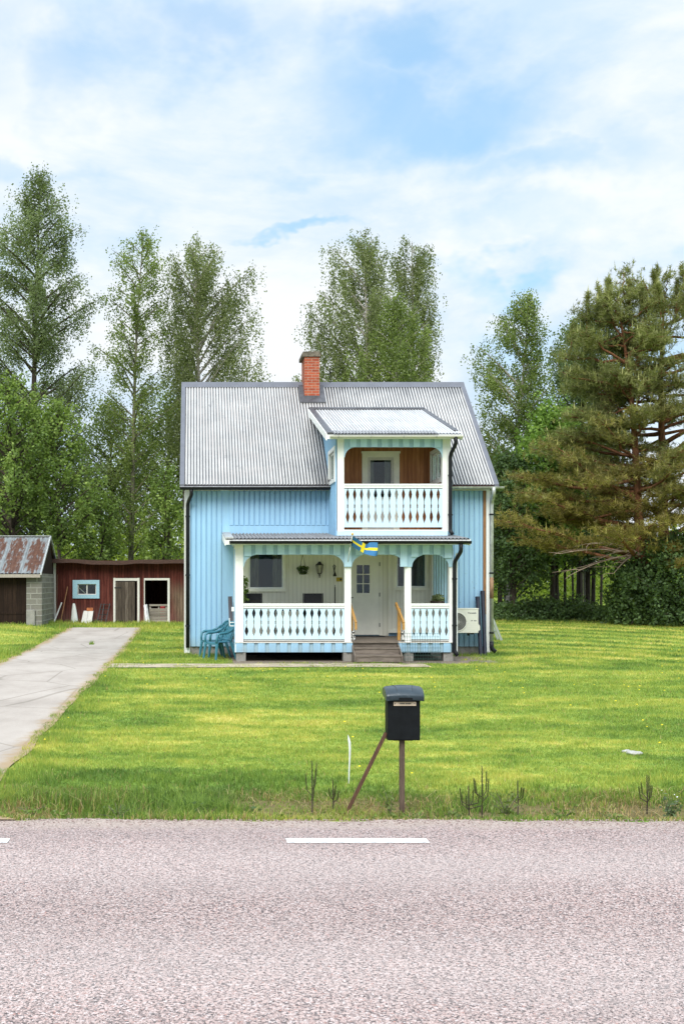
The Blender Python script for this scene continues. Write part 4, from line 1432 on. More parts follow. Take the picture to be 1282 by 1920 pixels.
b = MB(); hooks(b, VX0, VX1, VY0 + .018, VZ0 - .058, .066, .82); b.build_each('gutter_hook', M['dark_iron'], gu)
xp = XU(852, PY - .1)
pipe('downpipe', [(XU(863, VY0), VY0 - .04, VZ0 - .12), (XU(863, VY0), VY0 - .04, VZ0 - .30), (xp, PY - .08, 2.30), (xp, PY - .08, .20), (xp + .06, PY - .12, .09)], .047, M['black_metal'], house, [(xp, PY - .08, 1.9), (xp, PY - .08, .8)], None, 'black downpipe at the veranda corner')
b = MB(); b.box(XU(846, PY), XU(849, PY), PY - .02, PY + .12, .165, 2.6); b.box(XU(855.5, PY), XU(858, PY), PY + .03, PY + .1, .1, 2.5); b.build_each('end_corner_board', M['white'], house)

# steps
b = MB()
sx0, sx1 = 3.735, 4.79
for k, (zt, y0, y1) in enumerate(((.29, PY - .30, PY + .02), (.13, PY - .56, PY - .26))):
    for j in range(2):
        b.box(sx0, sx1, y0 + j * (y1 - y0) / 2 + .004, y0 + (j + 1) * (y1 - y0) / 2 - .004, zt - .035, zt)
    b.box(sx0 + .01, sx1 - .01, y0 + .02, y0 + .045, zt - .16, zt - .036)
b.box(sx0, sx1, PY - .05, PY + .06, FZ - .055, FZ - .004); b.box(sx0 + .01, sx1 - .01, PY + .0, PY + .02, .295, FZ - .056)
b.prism([(PY + .0, -.03), (PY + .0, .36), (PY - .56, .10), (PY - .56, -.03)], 'x', sx0 - .03, sx0 - .002)
b.prism([(PY + .0, -.03), (PY + .0, .36), (PY - .56, .10), (PY - .56, -.03)], 'x', sx1 + .002, sx1 + .03)
st = b.build('steps', M['deck'], house)
for x, pstx in ((3.725, 3.72), (4.83, 4.85)):
    b = MB()
    b.bar((x, 28.05, 1.30), (x, 27.0, .86), .045, .085)
    b.box(pstx - .035, pstx + .035, 27.72, 27.79, FZ - .06, 1.20)
    b.bar((x, 27.03, .90), (x, 27.03, .72), .046, .07, up=(0, 1, 0))
    b.build('handrail', M['yellow_wood'], house)
# ------------------------------------------------------------------ mailbox by the road
MY = 10.3


def mx(u): return XU(u, MY)
def mz(v): return ZV(v, MY)


mb = thing('mailbox', 'black steel mailbox with curved lid on a brown post at the roadside', 'mailbox', (mx(756), MY, float(H(1.85, MY))))
D0 = MY - .015
b = MB(); b.bbox(mx(726), mx(787), D0, D0 + .15, mz(1388), mz(1300), .008)
body = b.build('body', M['mail_black'], mb)
# lid: rounded hood, taller in the middle, overhanging in front
x0, x1 = mx(721.5), mx(792.5)
P = []
NX = 24
prof = [(-.045, -.050), (-.056, -.014), (-.052, .002), (-.030, .022), (.0, .044), (.04, .060), (.10, .066), (.158, .055), (.162, .0)]
for i in range(NX + 1):
    f = i / NX
    s = 2 * f - 1
    crown = .016 * (1 - s * s) - .006 * max(0, abs(s) - .92) / .08
    lip = .010 * (1 - s * s)
    inset = .006 * max(0, abs(s) - .92) / .08
    P.append([(x0 + (x1 - x0) * f, D0 + y + (inset if k < 4 else 0), mz(1303) + z + (crown if k >= 3 else 0) + (lip if k < 2 else lip * .6 if k < 3 else 0)) for k, (y, z) in enumerate(prof)])
b = MB(); b.grid(P)
b.add(P[0], [list(range(len(prof)))]); b.add(P[-1], [list(range(len(prof)))])
lid = b.build('lid', M['mail_lid'], mb, smooth=True)
m2 = lid.modifiers.new('edge', 'EDGE_SPLIT'); m2.split_angle = math.radians(40)
b = MB()
for s in (-1, 1):
    pts = []
    for k in range(3, 7):
        t = (k - 3) / 3
        xx = (x0 + x1) / 2 + s * (.062 + .022 * t * t + .004)
        y, z = prof[k]
        pts.append((xx, D0 + y - .001, mz(1303) + z + .0135))
    b.tube(pts, .0022, 5)
b.build('lid_groove', M['ink'], lid)
b = MB(); b.bbox(mx(745), mx(771), D0 - .052, D0 - .03, mz(1314), mz(1305), .004); b.build('lid_tab', M['mail_black'], lid)
b = MB(); b.bbox(mx(737), mx(779), D0 - .006, D0 + .002, mz(1323), mz(1315.5), .0015)
pl = b.build('name_plate', M['plate'], mb)
b = MB()
for u in (739.5, 776):
    b.tube([(mx(u), D0 - .004, mz(1319)), (mx(u), D0 - .010, mz(1319))], .0045, 8)
b.build_each('plate_screw', M['ink'], pl)
b = MB()
rr = random.Random(4)
x = mx(748)
while x < mx(768):
    w = rr.uniform(.003, .006)
    if not (mx(757.5) < x < mx(759.0)):
        b.box(x, x + w, D0 - .0075, D0 - .0064, mz(1319.6) - rr.uniform(0, .001), mz(1318.3) + rr.uniform(0, .002))
    x += w + .0022
b.build('plate_lettering', M['ink'], pl)
b = MB(); b.bbox(mx(751), mx(760.5), D0 + .06, D0 + .105, float(H(1.85, MY)) - .15, mz(1389) - .002, .004); b.box(mx(738), mx(774), D0 + .03, D0 + .13, mz(1389.2), mz(1388.2)); b.build('post', M['post_brown'], mb)
b = MB(); b.bar((mx(646), D0 + .02, mz(1532)), (mx(725), D0 + .06, mz(1375)), .030, .026, up=(0, 1, 0)); b.build('brace', M['brace_brown'], mb)

# white plastic snow stake
SY = 11.25


def sx(u): return XU(u, SY)
def sz(v): return ZV(v, SY)


b = MB()
pts = [(654, 1500, 3.0), (654, 1470, 3.2), (654.5, 1446, 3.5), (655.6, 1420, 4.6), (655.8, 1404, 5.6), (655.0, 1392, 6.4), (653.8, 1386, 5.4), (652.3, 1378, 1.5)]
rows = []
for i, (u, v, w) in enumerate(pts):
    y = SY + .004 * math.sin(i)
    w *= .72
    rows.append([(sx(u - w / 2), y, sz(v)), (sx(u), y - .012, sz(v) - .002), (sx(u + w / 2), y, sz(v)), (sx(u), y + .006, sz(v))])
for r in rows:
    r.append(r[0])
b.grid(rows)
tag(b.build('marker_stake', M['white'], None, fix=True), 'thin bent white marker stake standing in the lawn beside the mailbox', 'stake')

# pale stone on the lawn
import bmesh


def blob(name, c, sc, mat, seed, parent=None, amt=.25, sub=3):
    bm = bmesh.new(); bmesh.ops.create_icosphere(bm, subdivisions=sub, radius=1)
    from mathutils import noise as mn
    for v in bm.verts:
        d = 1 + amt * mn.noise(v.co * 1.6 + Vector((seed * 3.1, seed, 0)))
        v.co = Vector((v.co.x * d * sc[0], v.co.y * d * sc[1], v.co.z * d * sc[2]))
    b = MB(); bm.verts.index_update()
    b.add([tuple(v.co + Vector(c)) for v in bm.verts], [[v.index for v in f.verts] for f in bm.faces]); bm.free()
    return b.build(name, mat, parent, smooth=True)


sp = XU(1188, 13.1)
tag(blob('stone', (sp, 13.1, float(H(sp, 13.1)) + .012), (.085, .07, .030), M['stone'], 3), 'flat pale stone lying in the mown lawn', 'stone')
sp = XU(1174, 13.25)
tag(blob('stone', (sp, 13.25, float(H(sp, 13.25)) + .01), (.055, .04, .022), M['stone'], 8), 'small thin stone chip beside the bigger pale stone in the lawn', 'stone')

# ------------------------------------------------------------------ flag on its staff
fl = thing('flag', 'small blue and yellow cross flag flying from a white staff on the veranda', 'flag', PX(652, 1052, 27.52))
A = Vector(PX(651.8, 1053, 27.52)); B = Vector(PX(660.5, 1001.5, 26.95))
b = MB(); b.tube([A, A.lerp(B, .55)], .009, 8); b.tube([A.lerp(B, .55), B], .014, 8)
b.build('staff', M['white'], fl, smooth=True)
b = MB(); b.lathe([(.002, -.03), (.022, -.02), (.030, 0), (.022, .022), (.002, .03)], tuple(B), 12); b.build('knob', M['gold'], fl, smooth=True)
NU, NVv = 48, 20
top = [(661.6, 1005, 26.98), (671, 1011, 26.93), (681, 1017.5, 26.90), (687, 1021, 27.0), (692, 1017.5, 27.06), (700, 1016.6, 26.98), (708.2, 1017.2, 26.94)]
bot = [(658.2, 1022.5, 27.20), (667, 1029, 27.10), (676, 1034, 27.0), (684, 1038, 26.92), (693, 1041, 26.86), (701, 1042.6, 26.90), (706.5, 1042.3, 26.97)]


def crv(P, t):
    P = [Vector(PX(*p)) for p in P]
    f = t * (len(P) - 1); i = min(int(f), len(P) - 2); f -= i
    p0 = P[max(i - 1, 0)]; p1 = P[i]; p2 = P[i + 1]; p3 = P[min(i + 2, len(P) - 1)]
    return .5 * ((2 * p1) + (p2 - p0) * f + (2 * p0 - 5 * p1 + 4 * p2 - p3) * f * f + (3 * p1 - p0 - 3 * p2 + p3) * f ** 3)


rows = []
for i in range(NU + 1):
    t = i / NU
    a, c = crv(top, t), crv(bot, t)
    rows.append([a.lerp(c, j / NVv) + Vector((0, .028 * math.sin(3.1 * j / NVv + 9 * t) * t, 0)) for j in range(NVv + 1)])
b = MB(); b.grid(rows, fm=lambda i, j: 1 if (8 <= j < 12 or 15 <= i < 21) else 0)
b.build('cloth', [M['flag_blue'], M['flag_yellow']], fl, smooth=True, fix=False)

# ------------------------------------------------------------------ things on the veranda
# hanging basket
c = Vector(PX(567.5, 1074, 29.72))
hb = thing('hanging_basket', 'hanging wire flower basket with dark trailing plant on the cream veranda wall', 'hanging basket', tuple(c))
b = MB()
for k in range(9):
    t = 2 * math.pi * k / 9
    b.tube([(c.x + .13 * math.cos(t) * math.sin(a), c.y + .13 * math.sin(t) * math.sin(a), c.z + .10 - .15 * math.cos(a)) for a in (0, .4, .8, 1.2, math.pi / 2)], .004, 4)
for rr_, zz in ((.13, .10), (.10, .0)):
    b.tube([(c.x + rr_ * math.cos(t * math.pi / 10), c.y + rr_ * math.sin(t * math.pi / 10), c.z + zz) for t in range(21)], .004, 4)
b.build('basket', M['dark_iron'], hb)
b = MB()
for dx in (-.07, .07):
    b.tube([(c.x + dx, c.y, c.z + .12), (c.x, c.y, c.z + .46)], .005, 4)
b.build('chain', M['dark_iron'], hb)


def leafcloud(name, parent, c, sc, n, size, mat, seed, hang=0.0):
    g = np.random.default_rng(seed)
    d = g.normal(0, 1, (n, 3)); d /= np.linalg.norm(d, axis=1)[:, None]
    C = np.array(c) + d * (g.uniform(.2, 1, n) ** .6)[:, None] * np.array(sc)
    C[:, 2] -= hang * g.uniform(0, 1, n) ** 3
    V, Fc, R = leaf_quads(g, C, size)
    return fastmesh(name, V, Fc, mat, parent, {'rnd': R})


def leaf_quads(g, C, size, down=0.0, wr=.62, out=None):
    n = len(C)
    a = g.normal(0, 1, (n, 3)); a[:, 2] -= down
    a /= np.linalg.norm(a, axis=1)[:, None]
    nr = g.normal(0, 1, (n, 3)); nr[:, 2] += .7
    if out is not None:
        nr = nr + out
    bb = np.cross(nr, a); bb /= (np.linalg.norm(bb, axis=1)[:, None] + 1e-9)
    s = size * g.uniform(.65, 1.3, n)[:, None]
    V = np.empty((n, 4, 3))
    V[:, 0] = C - a * s * .5; V[:, 1] = C + bb * s * wr * .5 - a * s * .08; V[:, 2] = C + a * s * .5; V[:, 3] = C - bb * s * wr * .5 - a * s * .08
    return V.reshape(-1, 3), np.arange(n * 4).reshape(n, 4), np.repeat(g.uniform(0, 1, n), 4)


leafcloud('plant', hb, (c.x, c.y, c.z + .13), (.16, .12, .06), 260, .06, M['leaf_dark'], 5, .16)
# wall lantern
c = Vector(PX(599, 1066, 29.80))
ln = thing('wall_lantern', 'smoked glass carriage lantern on the cream veranda wall', 'lantern', tuple(c))
b = MB(); b.lathe([(.045, -.12), (.055, -.10), (.092, .08), (.095, .085)], tuple(c), 6); b.build('lantern_glass', M['glass_lamp'], ln)
b = MB(); b.lathe([(.10, .086), (.10, .10), (.05, .135), (.035, .15), (.045, .165), (.01, .18)], tuple(c), 6); b.lathe([(.01, -.24), (.02, -.18), (.015, -.15), (.05, -.135), (.05, -.121)], tuple(c), 6)
for k in range(6):
    t = 2 * math.pi * k / 6
    b.tube([(c.x + .056 * math.cos(t), c.y + .056 * math.sin(t), c.z - .12), (c.x + .096 * math.cos(t), c.y + .096 * math.sin(t), c.z + .09)], .005, 4)
b.tube([(c.x, c.y, c.z - .20), (c.x, 29.97, c.z - .16)], .012, 6)
b.build('lantern_frame', M['dark_iron'], ln)
# iron bell
c = Vector(PX(627.5, 1071, 29.86))
bl = thing('wall_bell', 'dark iron bell on a long bracket on the veranda wall', 'bell', tuple(c))
b = MB(); b.lathe([(.05, -.13), (.046, -.115), (.028, -.06), (.018, -.03), (.004, -.02)], tuple(c), 12); b.build('bell_body', M['dark_iron'], bl, smooth=True)
b = MB(); b.tube([(c.x, 29.96, c.z + .02), (c.x - .02, 29.96, c.z + .10), (c.x - .028, 29.96, c.z + .13), (c.x, 29.96, c.z + .165), (c.x + .028, 29.96, c.z + .13), (c.x + .01, 29.96, c.z + .06), (c.x, 29.96, c.z - .02)], .011, 6)
b.bar((c.x, 29.97, c.z + .01), (c.x, c.y, c.z - .01), .018, .018); b.build('bracket', M['dark_iron'], bl)
c = Vector(PX(636, 1086.5, 29.95))
b = MB(); b.box(c.x - .075, c.x + .075, 29.955, 29.971, c.z - .052, c.z + .052); sg = thing('wall_sign', 'small yellow sign with dark emblem on the veranda wall', 'sign', tuple(c))
b.build('board', M['sign_yellow'], sg)
b = MB(); b.lathe([(.030, -.0), (.03, .002)], (0, 0, 0), 10)
q = MB(); q.add([(c.x + .038 + x, 29.953 - z, c.z + y) for x, y, z in b.v], b.f); q.box(c.x - .06, c.x - .01, 29.9535, 29.9545, c.z + .012, c.z + .018); q.box(c.x - .06, c.x - .02, 29.9535, 29.9545, c.z - .012, c.z - .006)
q.build('emblem', M['ink'], sg)
# doormat
b = MB(); b.bbox(3.95, 4.78, 29.35, 29.86, .442, .456, .005)
tag(b.build('doormat', M['black_fabric']), 'dark doormat in front of the cream front door', 'doormat')
# black patio chairs
for i, (u, Yc, rot) in enumerate(((477, 28.85, .12), (588, 28.75, -.05))):
    x = XU(u, Yc)
    pc = thing('patio_chair', ('black mesh patio chair in front of the veranda window' if i == 0 else 'black mesh patio chair below the hanging basket and lantern'), 'chair', (x, Yc, .44), 'black patio chairs on the veranda')
    w = .23
    def T(p, x=x, Yc=Yc, rot=rot): return (x + p[0] * math.cos(rot) - p[1] * math.sin(rot), Yc + p[0] * math.sin(rot) + p[1] * math.cos(rot), .44 + p[2])
    b = MB(); b.grid([[T((sx_ * w, .26 + .07 * (z_ - .45), z_)) for sx_ in (-1, 1)] for z_ in (.48, .75, 1.10)]); b.grid([[T((sx_ * w, .275 + .07 * (z_ - .45), z_)) for sx_ in (-1, 1)] for z_ in (.48, .75, 1.10)])
    b.build('backrest', M['black_fabric'], pc)
    b = MB(); b.grid([[T((sx_ * w, y_, .44)) for sx_ in (-1, 1)] for y_ in (-.22, 0, .24)]); b.grid([[T((sx_ * w, y_, .425)) for sx_ in (-1, 1)] for y_ in (-.22, 0, .24)]); b.build('seat', M['black_fabric'], pc)
    for sx_ in (-1, 1):
        b = MB(); b.tube([T((sx_ * (w + .015), .20, 0)), T((sx_ * (w + .015), .25, .45)), T((sx_ * (w + .015), .315, 1.10))], .012, 6); b.build('leg', M['dark_iron'], pc)
        b = MB(); b.tube([T((sx_ * (w + .02), -.24, 0)), T((sx_ * (w + .02), -.22, .62)), T((sx_ * (w + .02), -.18, .645)), T((sx_ * (w + .02), .26, .64))], .012, 6); b.build('leg', M['dark_iron'], pc)
# garden table on the veranda
tb = thing('garden_table', 'dark garden table standing between the black patio chairs', 'table', (2.45, 28.7, .44))
b = MB(); b.bbox(1.95, 2.85, 28.3, 29.2, 1.12, 1.15, .006); b.build('tabletop', M['black_fabric'], tb)
for x, y in ((2.0, 28.36), (2.8, 28.36), (2.0, 29.14), (2.8, 29.14)):
    b = MB(); b.tube([(x, y, .44), (x, y, 1.12)], .018, 6); b.build('leg', M['dark_iron'], tb)
# parasol pole
pp = thing('parasol_stand', 'slim dark parasol pole standing on the veranda behind the railing', 'parasol stand', (XU(628, 28.6), 28.6, .44))
x = XU(628, 28.6)
b = MB(); b.tube([(x, 28.6, .50), (x, 28.6, 1.70)], .014, 8); b.tube([(x, 28.6, 1.70), (x, 28.6, 1.75)], .008, 8); b.build('pole', M['dark_iron'], pp)
b = MB(); b.lathe([(.22, 0), (.22, .05), (.06, .09), (.03, .2), (.03, .26)], (x, 28.6, .44), 20); b.build('base', M['dark_iron'], pp, smooth=True)
# potted plant, left end
x = XU(459, 28.9)
pt = thing('potted_plant', 'tall thin leafy pot plant at the window end of the veranda', 'plant', (x, 28.95, .44))
b = MB(); b.lathe([(.10, 0), (.13, .25), (.14, .25), (.12, .22)], (x, 28.95, .44), 14); b.build('pot', M['terracotta'], pt)
b = MB(); b.tube([(x, 28.95, .66), (x + .02, 28.95, 1.2), (x - .03, 28.97, 1.85)], .012, 5); b.build('stem', M['bark_dark'], pt)
leafcloud('foliage', pt, (x + .0, 28.95, 1.62), (.11, .11, .36), 150, .085, M['leaf_bright'], 8)
# planter on the right sill
pl2 = thing('flower_box', 'low plant box with small green leaves on the veranda end sill', 'planter', (5.93, 28.4, 1.28))
b = MB(); b.bbox(5.86, 5.99, 28.0, 29.1, 1.285, 1.36, .008); b.build('box', M['terracotta'], pl2)
leafcloud('foliage', pl2, (5.93, 28.5, 1.42), (.10, .62, .11), 420, .06, M['leaf_grey'], 9)
# spotted ornaments at the head of the steps
for i, (u, lab) in enumerate(((661.5, 'black and white spotted ornament on the door side of the mid post'), (755, 'black and white spotted ornament behind the wire panel by the steps'))):
    p = PX(u, 1202, 27.72)
    b = MB(); b.lathe([(.055, 0), (.065, .03), (.05, .11), (.03, .16), (.045, .19), (.04, .225), (.01, .235)], (p[0], p[1], .44), 14)
    tag(b.build('ornament', M['spots'], None, smooth=True), lab, 'ornament')
# wire panel leaning beside the steps
b = MB()
wx0, wx1, wy0 = XU(754, 27.2), XU(825, 27.2), 27.12
for i in range(16):
    x = wx0 + (wx1 - wx0) * i / 15
    b.tube([(x, wy0, -.05), (x, wy0 + .12, .63)], .0035, 4, cap=False)
for i in range(9):
    f = i / 8
    b.tube([(wx0, wy0 + .12 * f, -.05 + .68 * f), (wx1, wy0 + .12 * f, -.05 + .68 * f)], .0035, 4, cap=False)
tag(b.build('wire_panel', M['wire_green']), 'green wire mesh panel leaning on the veranda beside the steps', 'wire panel')

# ------------------------------------------------------------------ around the house
# heat pump
HX0, HX1, HZ0, HZ1, HY = 6.34, XU(896.5, 29.35), ZV(1187, 29.35), ZV(1141, 29.35), 29.35
hp = thing('heat_pump', 'ivory outdoor heat pump unit with round fan grille on the blue wall', 'heat pump', ((HX0 + HX1) / 2, HY, HZ0))
b = MB(); b.bbox(HX0, HX1, HY, HY + .30, HZ0, HZ1, .012); hbody = b.build('body', M['pump_white'], hp)
b = MB(); b.bbox(HX0 - .008, HX1 + .008, HY - .008, HY + .31, HZ1 - .025, HZ1 + .008, .006); b.prism([(HX1, HZ0 + .04), (HX1 + .05, HZ0 + .08), (HX1 + .05, HZ0 + .18), (HX1, HZ0 + .24)], 'y', HY + .05, HY + .25); b.build('cover', M['pump_white'], hp)
fx, fz, fr = XU(856.5, HY), ZV(1166, HY), .222
b = MB()
b.add([(fx + fr * math.cos(2 * math.pi * k / 40), HY - .002, fz + fr * math.sin(2 * math.pi * k / 40)) for k in range(40)], [list(range(40))]); fg = b.build('fan_opening', M['fan_dark'], hp, fix=False)
b = MB()
b.tube([(fx + (fr + .012) * math.cos(2 * math.pi * k / 40), HY - .006, fz + (fr + .012) * math.sin(2 * math.pi * k / 40)) for k in range(41)], .014, 6)
b.build('fan_ring', M['pump_white'], hp, smooth=True)
b = MB()
for k in range(34):
    t0 = 2 * math.pi * k / 34
    b.tube([(fx + r * math.cos(t0 + 2.2 * (r / fr - .15)), HY - .012, fz + r * math.sin(t0 + 2.2 * (r / fr - .15))) for r in (.05, .09, .13, .17, .215)], .0036, 4)
b.add([(fx + .05 * math.cos(2 * math.pi * k / 20), HY - .016, fz + .05 * math.sin(2 * math.pi * k / 20)) for k in range(20)], [list(range(20))])
b.build('fan_grille', M['fan_grey'], hp)
b = MB()
for k in range(5):
    b.box(XU(874, HY), HX1 - .03, HY - .003, HY - .0008, fz - .03 - k * .045, fz - .027 - k * .045)
b.build('case_grooves', M['trim_cream'], hp)


def text(s, name, x, z, y, h, mat, parent, width=None, shear=0.0):
    cu = bpy.data.curves.new(name, 'FONT'); cu.body = s; cu.size = h * 1.38; cu.extrude = .0008; cu.align_x = 'LEFT'; cu.shear = shear; cu.offset = .002
    o = bpy.data.objects.new('tmp', cu); COL.objects.link(o)
    bpy.context.view_layer.update()
    me = bpy.data.meshes.new_from_object(o.evaluated_get(bpy.context.evaluated_depsgraph_get()))
    bpy.data.objects.remove(o)
    V = np.array([v.co[:] for v in me.vertices])
    k = 1.0 if width is None else width / (V[:, 0].max() - V[:, 0].min())
    b = MB(); x_0 = V[:, 0].min()
    b.add([(x + (p[0] - x_0) * k, y - p[2], z + p[1]) for p in V], [list(f.vertices) for f in me.polygons])
    bpy.data.meshes.remove(me)
    return b.build(name, mat, parent, fix=False)


text('Panasonic', 'lettering', XU(877, HY), ZV(1150.2, HY), HY - .002, .026, M['blue_ink'], hp, XU(892.3, HY) - XU(877, HY))
text('R32', 'lettering', XU(882, HY), ZV(1164.5, HY), HY - .002, .018, M['ink'], hp, .045, .2)
text('512', 'lettering', XU(888, HY), ZV(1164.5, HY), HY - .002, .018, M['ink'], hp, .06)
b = MB(); b.bar((HX0 + .1, HY + .05, HZ0 - .02), (HX0 + .1, YW - .03, HZ0 - .02), .04, .035); b.bar((HX1 - .12, HY + .05, HZ0 - .02), (HX1 - .12, YW - .03, HZ0 - .02), .04, .035); b.tube([(HX1 - .22, HY + .15, HZ0), (HX1 - .22, HY + .15, HZ0 - .07)], .03, 8); b.build_each('wall_bracket', M['dark_iron'], hp)
# dark pipes leaning on the wall
for (u, v0, v1, r, dxx, lab, Yb) in ((901, 1119, 1220, .052, -.02, 'shorter dark blue plastic pipe standing beside the heat pump', 29.55), (909, 1108, 1219, .052, .0, 'taller dark blue plastic pipe standing at the house corner', 29.60)):
    b = MB(); zt = ZV(v0, Yb + .2)
    xb = XU(u, Yb)
    b.tube([(xb, Yb, float(H(xb, Yb)) - .02), (xb + dxx, Yb + .27, zt)], r, 12)
    b.tube([(xb + dxx * .95, Yb + .26, zt - .08), (xb + dxx, Yb + .27, zt + .002)], r + .008, 12)
    o = tag(b.build('plastic_pipe', M['pipe_blue'], None, smooth=True), lab, 'pipe', 'dark pipes propped at the house corner')
    mm = o.modifiers.new('edge', 'EDGE_SPLIT'); mm.split_angle = math.radians(45)
b = MB(); b.bar((XU(436, 29.1), 29.1, float(H(.95, 29.1))), (XU(431.5, 29.75), 29.75, ZV(1119, 29.75)), .105, .05, up=(0, 1, 0))
tag(b.build('black_board', M['pipe_blue']), 'narrow black board leaning on the blue wall behind the teal chairs', 'board')
# white hose bracket on the veranda post
b = MB()
hx = PX0 - .02
x0 = XU(430, 28.4)
for p, q in (((hx, 27.68, ZV(1167, 27.68)), (x0 - .01, 27.68, ZV(1167, 27.68))), ((hx, 27.68, ZV(1173.5, 27.68)), (x0 - .01, 27.68, ZV(1173.5, 27.68))), ((x0 - .01, 27.68, ZV(1174, 27.68)), (x0 - .02, 27.68, ZV(1159, 27.68)))):
    b.bar(p, q, .018, .012, up=(0, 1, 0))
b.box(hx - .06, hx - .002, 27.62, 27.74, ZV(1146, 27.68), ZV(1138, 27.68))
tag(b.build('hose_bracket', M['white']), 'white metal bracket fixed to the outer side of the veranda corner post', 'bracket')


# teal garden chairs
def make_chair(lab):
    ch = thing('garden_chair', lab, 'chair', (0, 0, 0), 'teal plastic garden chairs')
    # faces -y ; width along x
    b = MB()
    P = []
    for j in range(7):
        y = -.23 + .46 * j / 6
        P.append([(x * (1.0 - .10 * j / 6), y, .42 - .012 * math.sin(math.pi * j / 6) - (.02 if j == 0 else 0) + .012 * abs(x) / .25) for x in (-.25, -.15, 0, .15, .25)])
    b.grid(P); b.grid([[(p[0], p[1], p[2] - .018) for p in r] for r in P])
    b.prism([(-.25, .365), (-.25, .405), (.25, .405), (.25, .365)], 'y', -.24, -.225)
    b.build('seat', M['teal'], ch, smooth=False)

    def back(x, t):
        # t 0 seat .. 1 top
        return (x, .21 + .17 * t + .05 * (1 - (x / .25) ** 2) * (.4 + .6 * t) - .03, .42 + .47 * t)
    b = MB()
    for x, tt in ((-.12, .93), (-.06, .98), (0, 1.0), (.06, .98), (.12, .93)):
        for k in range(6):
            b.bar(back(x, tt * k / 6), back(x, tt * (k + 1) / 6 + .005), .042, .014, up=(0, 1, 0))
    b.build('back_slats', M['teal'], ch)
    b = MB()
    rim = [back(-.215, .0), back(-.23, .35), back(-.225, .62), back(-.19, .84), back(-.12, .97), back(0, 1.02), back(.12, .97), back(.19, .84), back(.225, .62), back(.23, .35), back(.215, .0)]
    b.tube(rim, .027, 8); b.tube([back(-.22, .12), back(0, .12), back(.22, .12)], .026, 6)
    b.build('back_rim', M['teal'], ch, smooth=True)
    for s in (-1, 1):
        b = MB()
        p = back(s * .225, .66)
        b.tube([(s * .215, .30, .78), (s * .245, .20, .70), (s * .27, .06, .645), (s * .275, -.14, .635), (s * .27, -.215, .60), (s * .262, -.235, .50), (s * .255, -.235, .40)], [.024, .028, .031, .033, .033, .030, .030], 8)
        b.build('armrest', M['teal'], ch, smooth=True)
        b = MB(); b.tube([(s * .245, -.22, .42), (s * .262, -.25, .2), (s * .275, -.275, 0)], [.042, .036, .028], 6); b.build('leg', M['teal'], ch)
        b = MB(); b.tube([(s * .215, .20, .42), (s * .235, .27, .2), (s * .245, .33, 0)], [.040, .034, .028], 6); b.build('leg', M['teal'], ch)
    return ch


ch1 = make_chair('nearer teal plastic garden chair beside the veranda post')
xa, ya = XU(411, 28.25), 28.25
ch1.location = (xa, ya, float(H(xa, ya)) - .005); ch1.rotation_euler = (0, 0, math.radians(-58))
xa, ya = XU(402, 29.05), 29.1
copy_thing(ch1, (xa, ya, float(H(xa, ya)) - .005), math.radians(-66), 'teal plastic garden chair against the blue wall, behind another one')

# ladder beyond the house corner
la = thing('ladder', 'dull aluminium ladder leaning on the far side of the house', 'ladder', (9.35, 36.0, float(H(9.35, 36))))
zb = float(H(9.35, 36.0))
for y in (35.7, 36.1):
    b = MB(); b.bar((9.37, y, zb), (7.62, y, 4.3), .07, .03, up=(0, 1, 0)); b.build('rail', M['alu'], la)
for k in range(1, 15):
    f = k / 15
    b = MB(); xx = 9.37 + (7.62 - 9.37) * f; zz = zb + (4.3 - zb) * f
    b.tube([(xx, 35.7, zz), (xx, 36.1, zz)], .016, 6); b.build('rung', M['alu'], la)
# ------------------------------------------------------------------ the red shed
SYW = 46.0
SG = float(H(-3, 46))


def hx_(u): return XU(u, SYW)
def hz_(v): return ZV(v, SYW)


sh = thing('red_shed', 'long low red board shed with flat roof, weathered doors and blue window', 'shed', (-2.5, 46, SG))
SX0, SX1 = hx_(101), 2.2
W_ = (hx_(146), hx_(181), hz_(1115), hz_(1095))
D1 = (hx_(217), hx_(257), SG - .02, hz_(1089))
D2 = (hx_(272), hx_(314.5), SG + .0, hz_(1088))
b = MB()
for p in pieces(SX0, SX1, SG - .2, 2.66, [W_, D1, D2]):
    b.box(p[0], p[1], SYW, SYW + .10, p[2], p[3])
b.box(SX0, SX0 + .1, SYW + .1, 49.5, SG - .2, 2.55); b.box(SX1 - .1, SX1, SYW + .1, 49.5, SG - .2, 2.55); b.box(SX0, SX1, 49.5, 49.6, SG - .2, 2.45)
wl2 = b.build('wall', M['red_boards'], sh)
b = MB(); b.box(hx_(101), hx_(105.5), SYW - .04, SYW - .002, SG - .1, 2.55); b.build('corner_board', M['white_worn'], wl2)
# roof, slightly sagging
rows = []
rows2 = []
for i in range(41):
    x = SX0 - .25 + (SX1 + .5 - SX0) * i / 40
    sag = -.07 * math.sin(math.pi * min(1, max(0, (x + 5.6) / 5.2))) + .02 * math.sin(x * 2.3)
    rows.append([(x, SYW - .45, 2.72 + sag), (x, 49.8, 2.62 + sag), (x, 49.8, 2.56 + sag), (x, SYW - .45, 2.66 + sag), (x, SYW - .45, 2.72 + sag)])
    rows2.append([(x, SYW - .475, 2.725 + sag), (x, SYW - .452, 2.725 + sag), (x, SYW - .452, 2.57 + sag + .012 * math.sin(x * 5)), (x, SYW - .475, 2.57 + sag + .012 * math.sin(x * 5)), (x, SYW - .475, 2.725 + sag)])
b = MB(); b.grid(rows); rf = b.build('roof', M['tarpaper'], sh)
b = MB(); b.grid(rows2); b.build('fascia', M['fascia_brown'], rf)
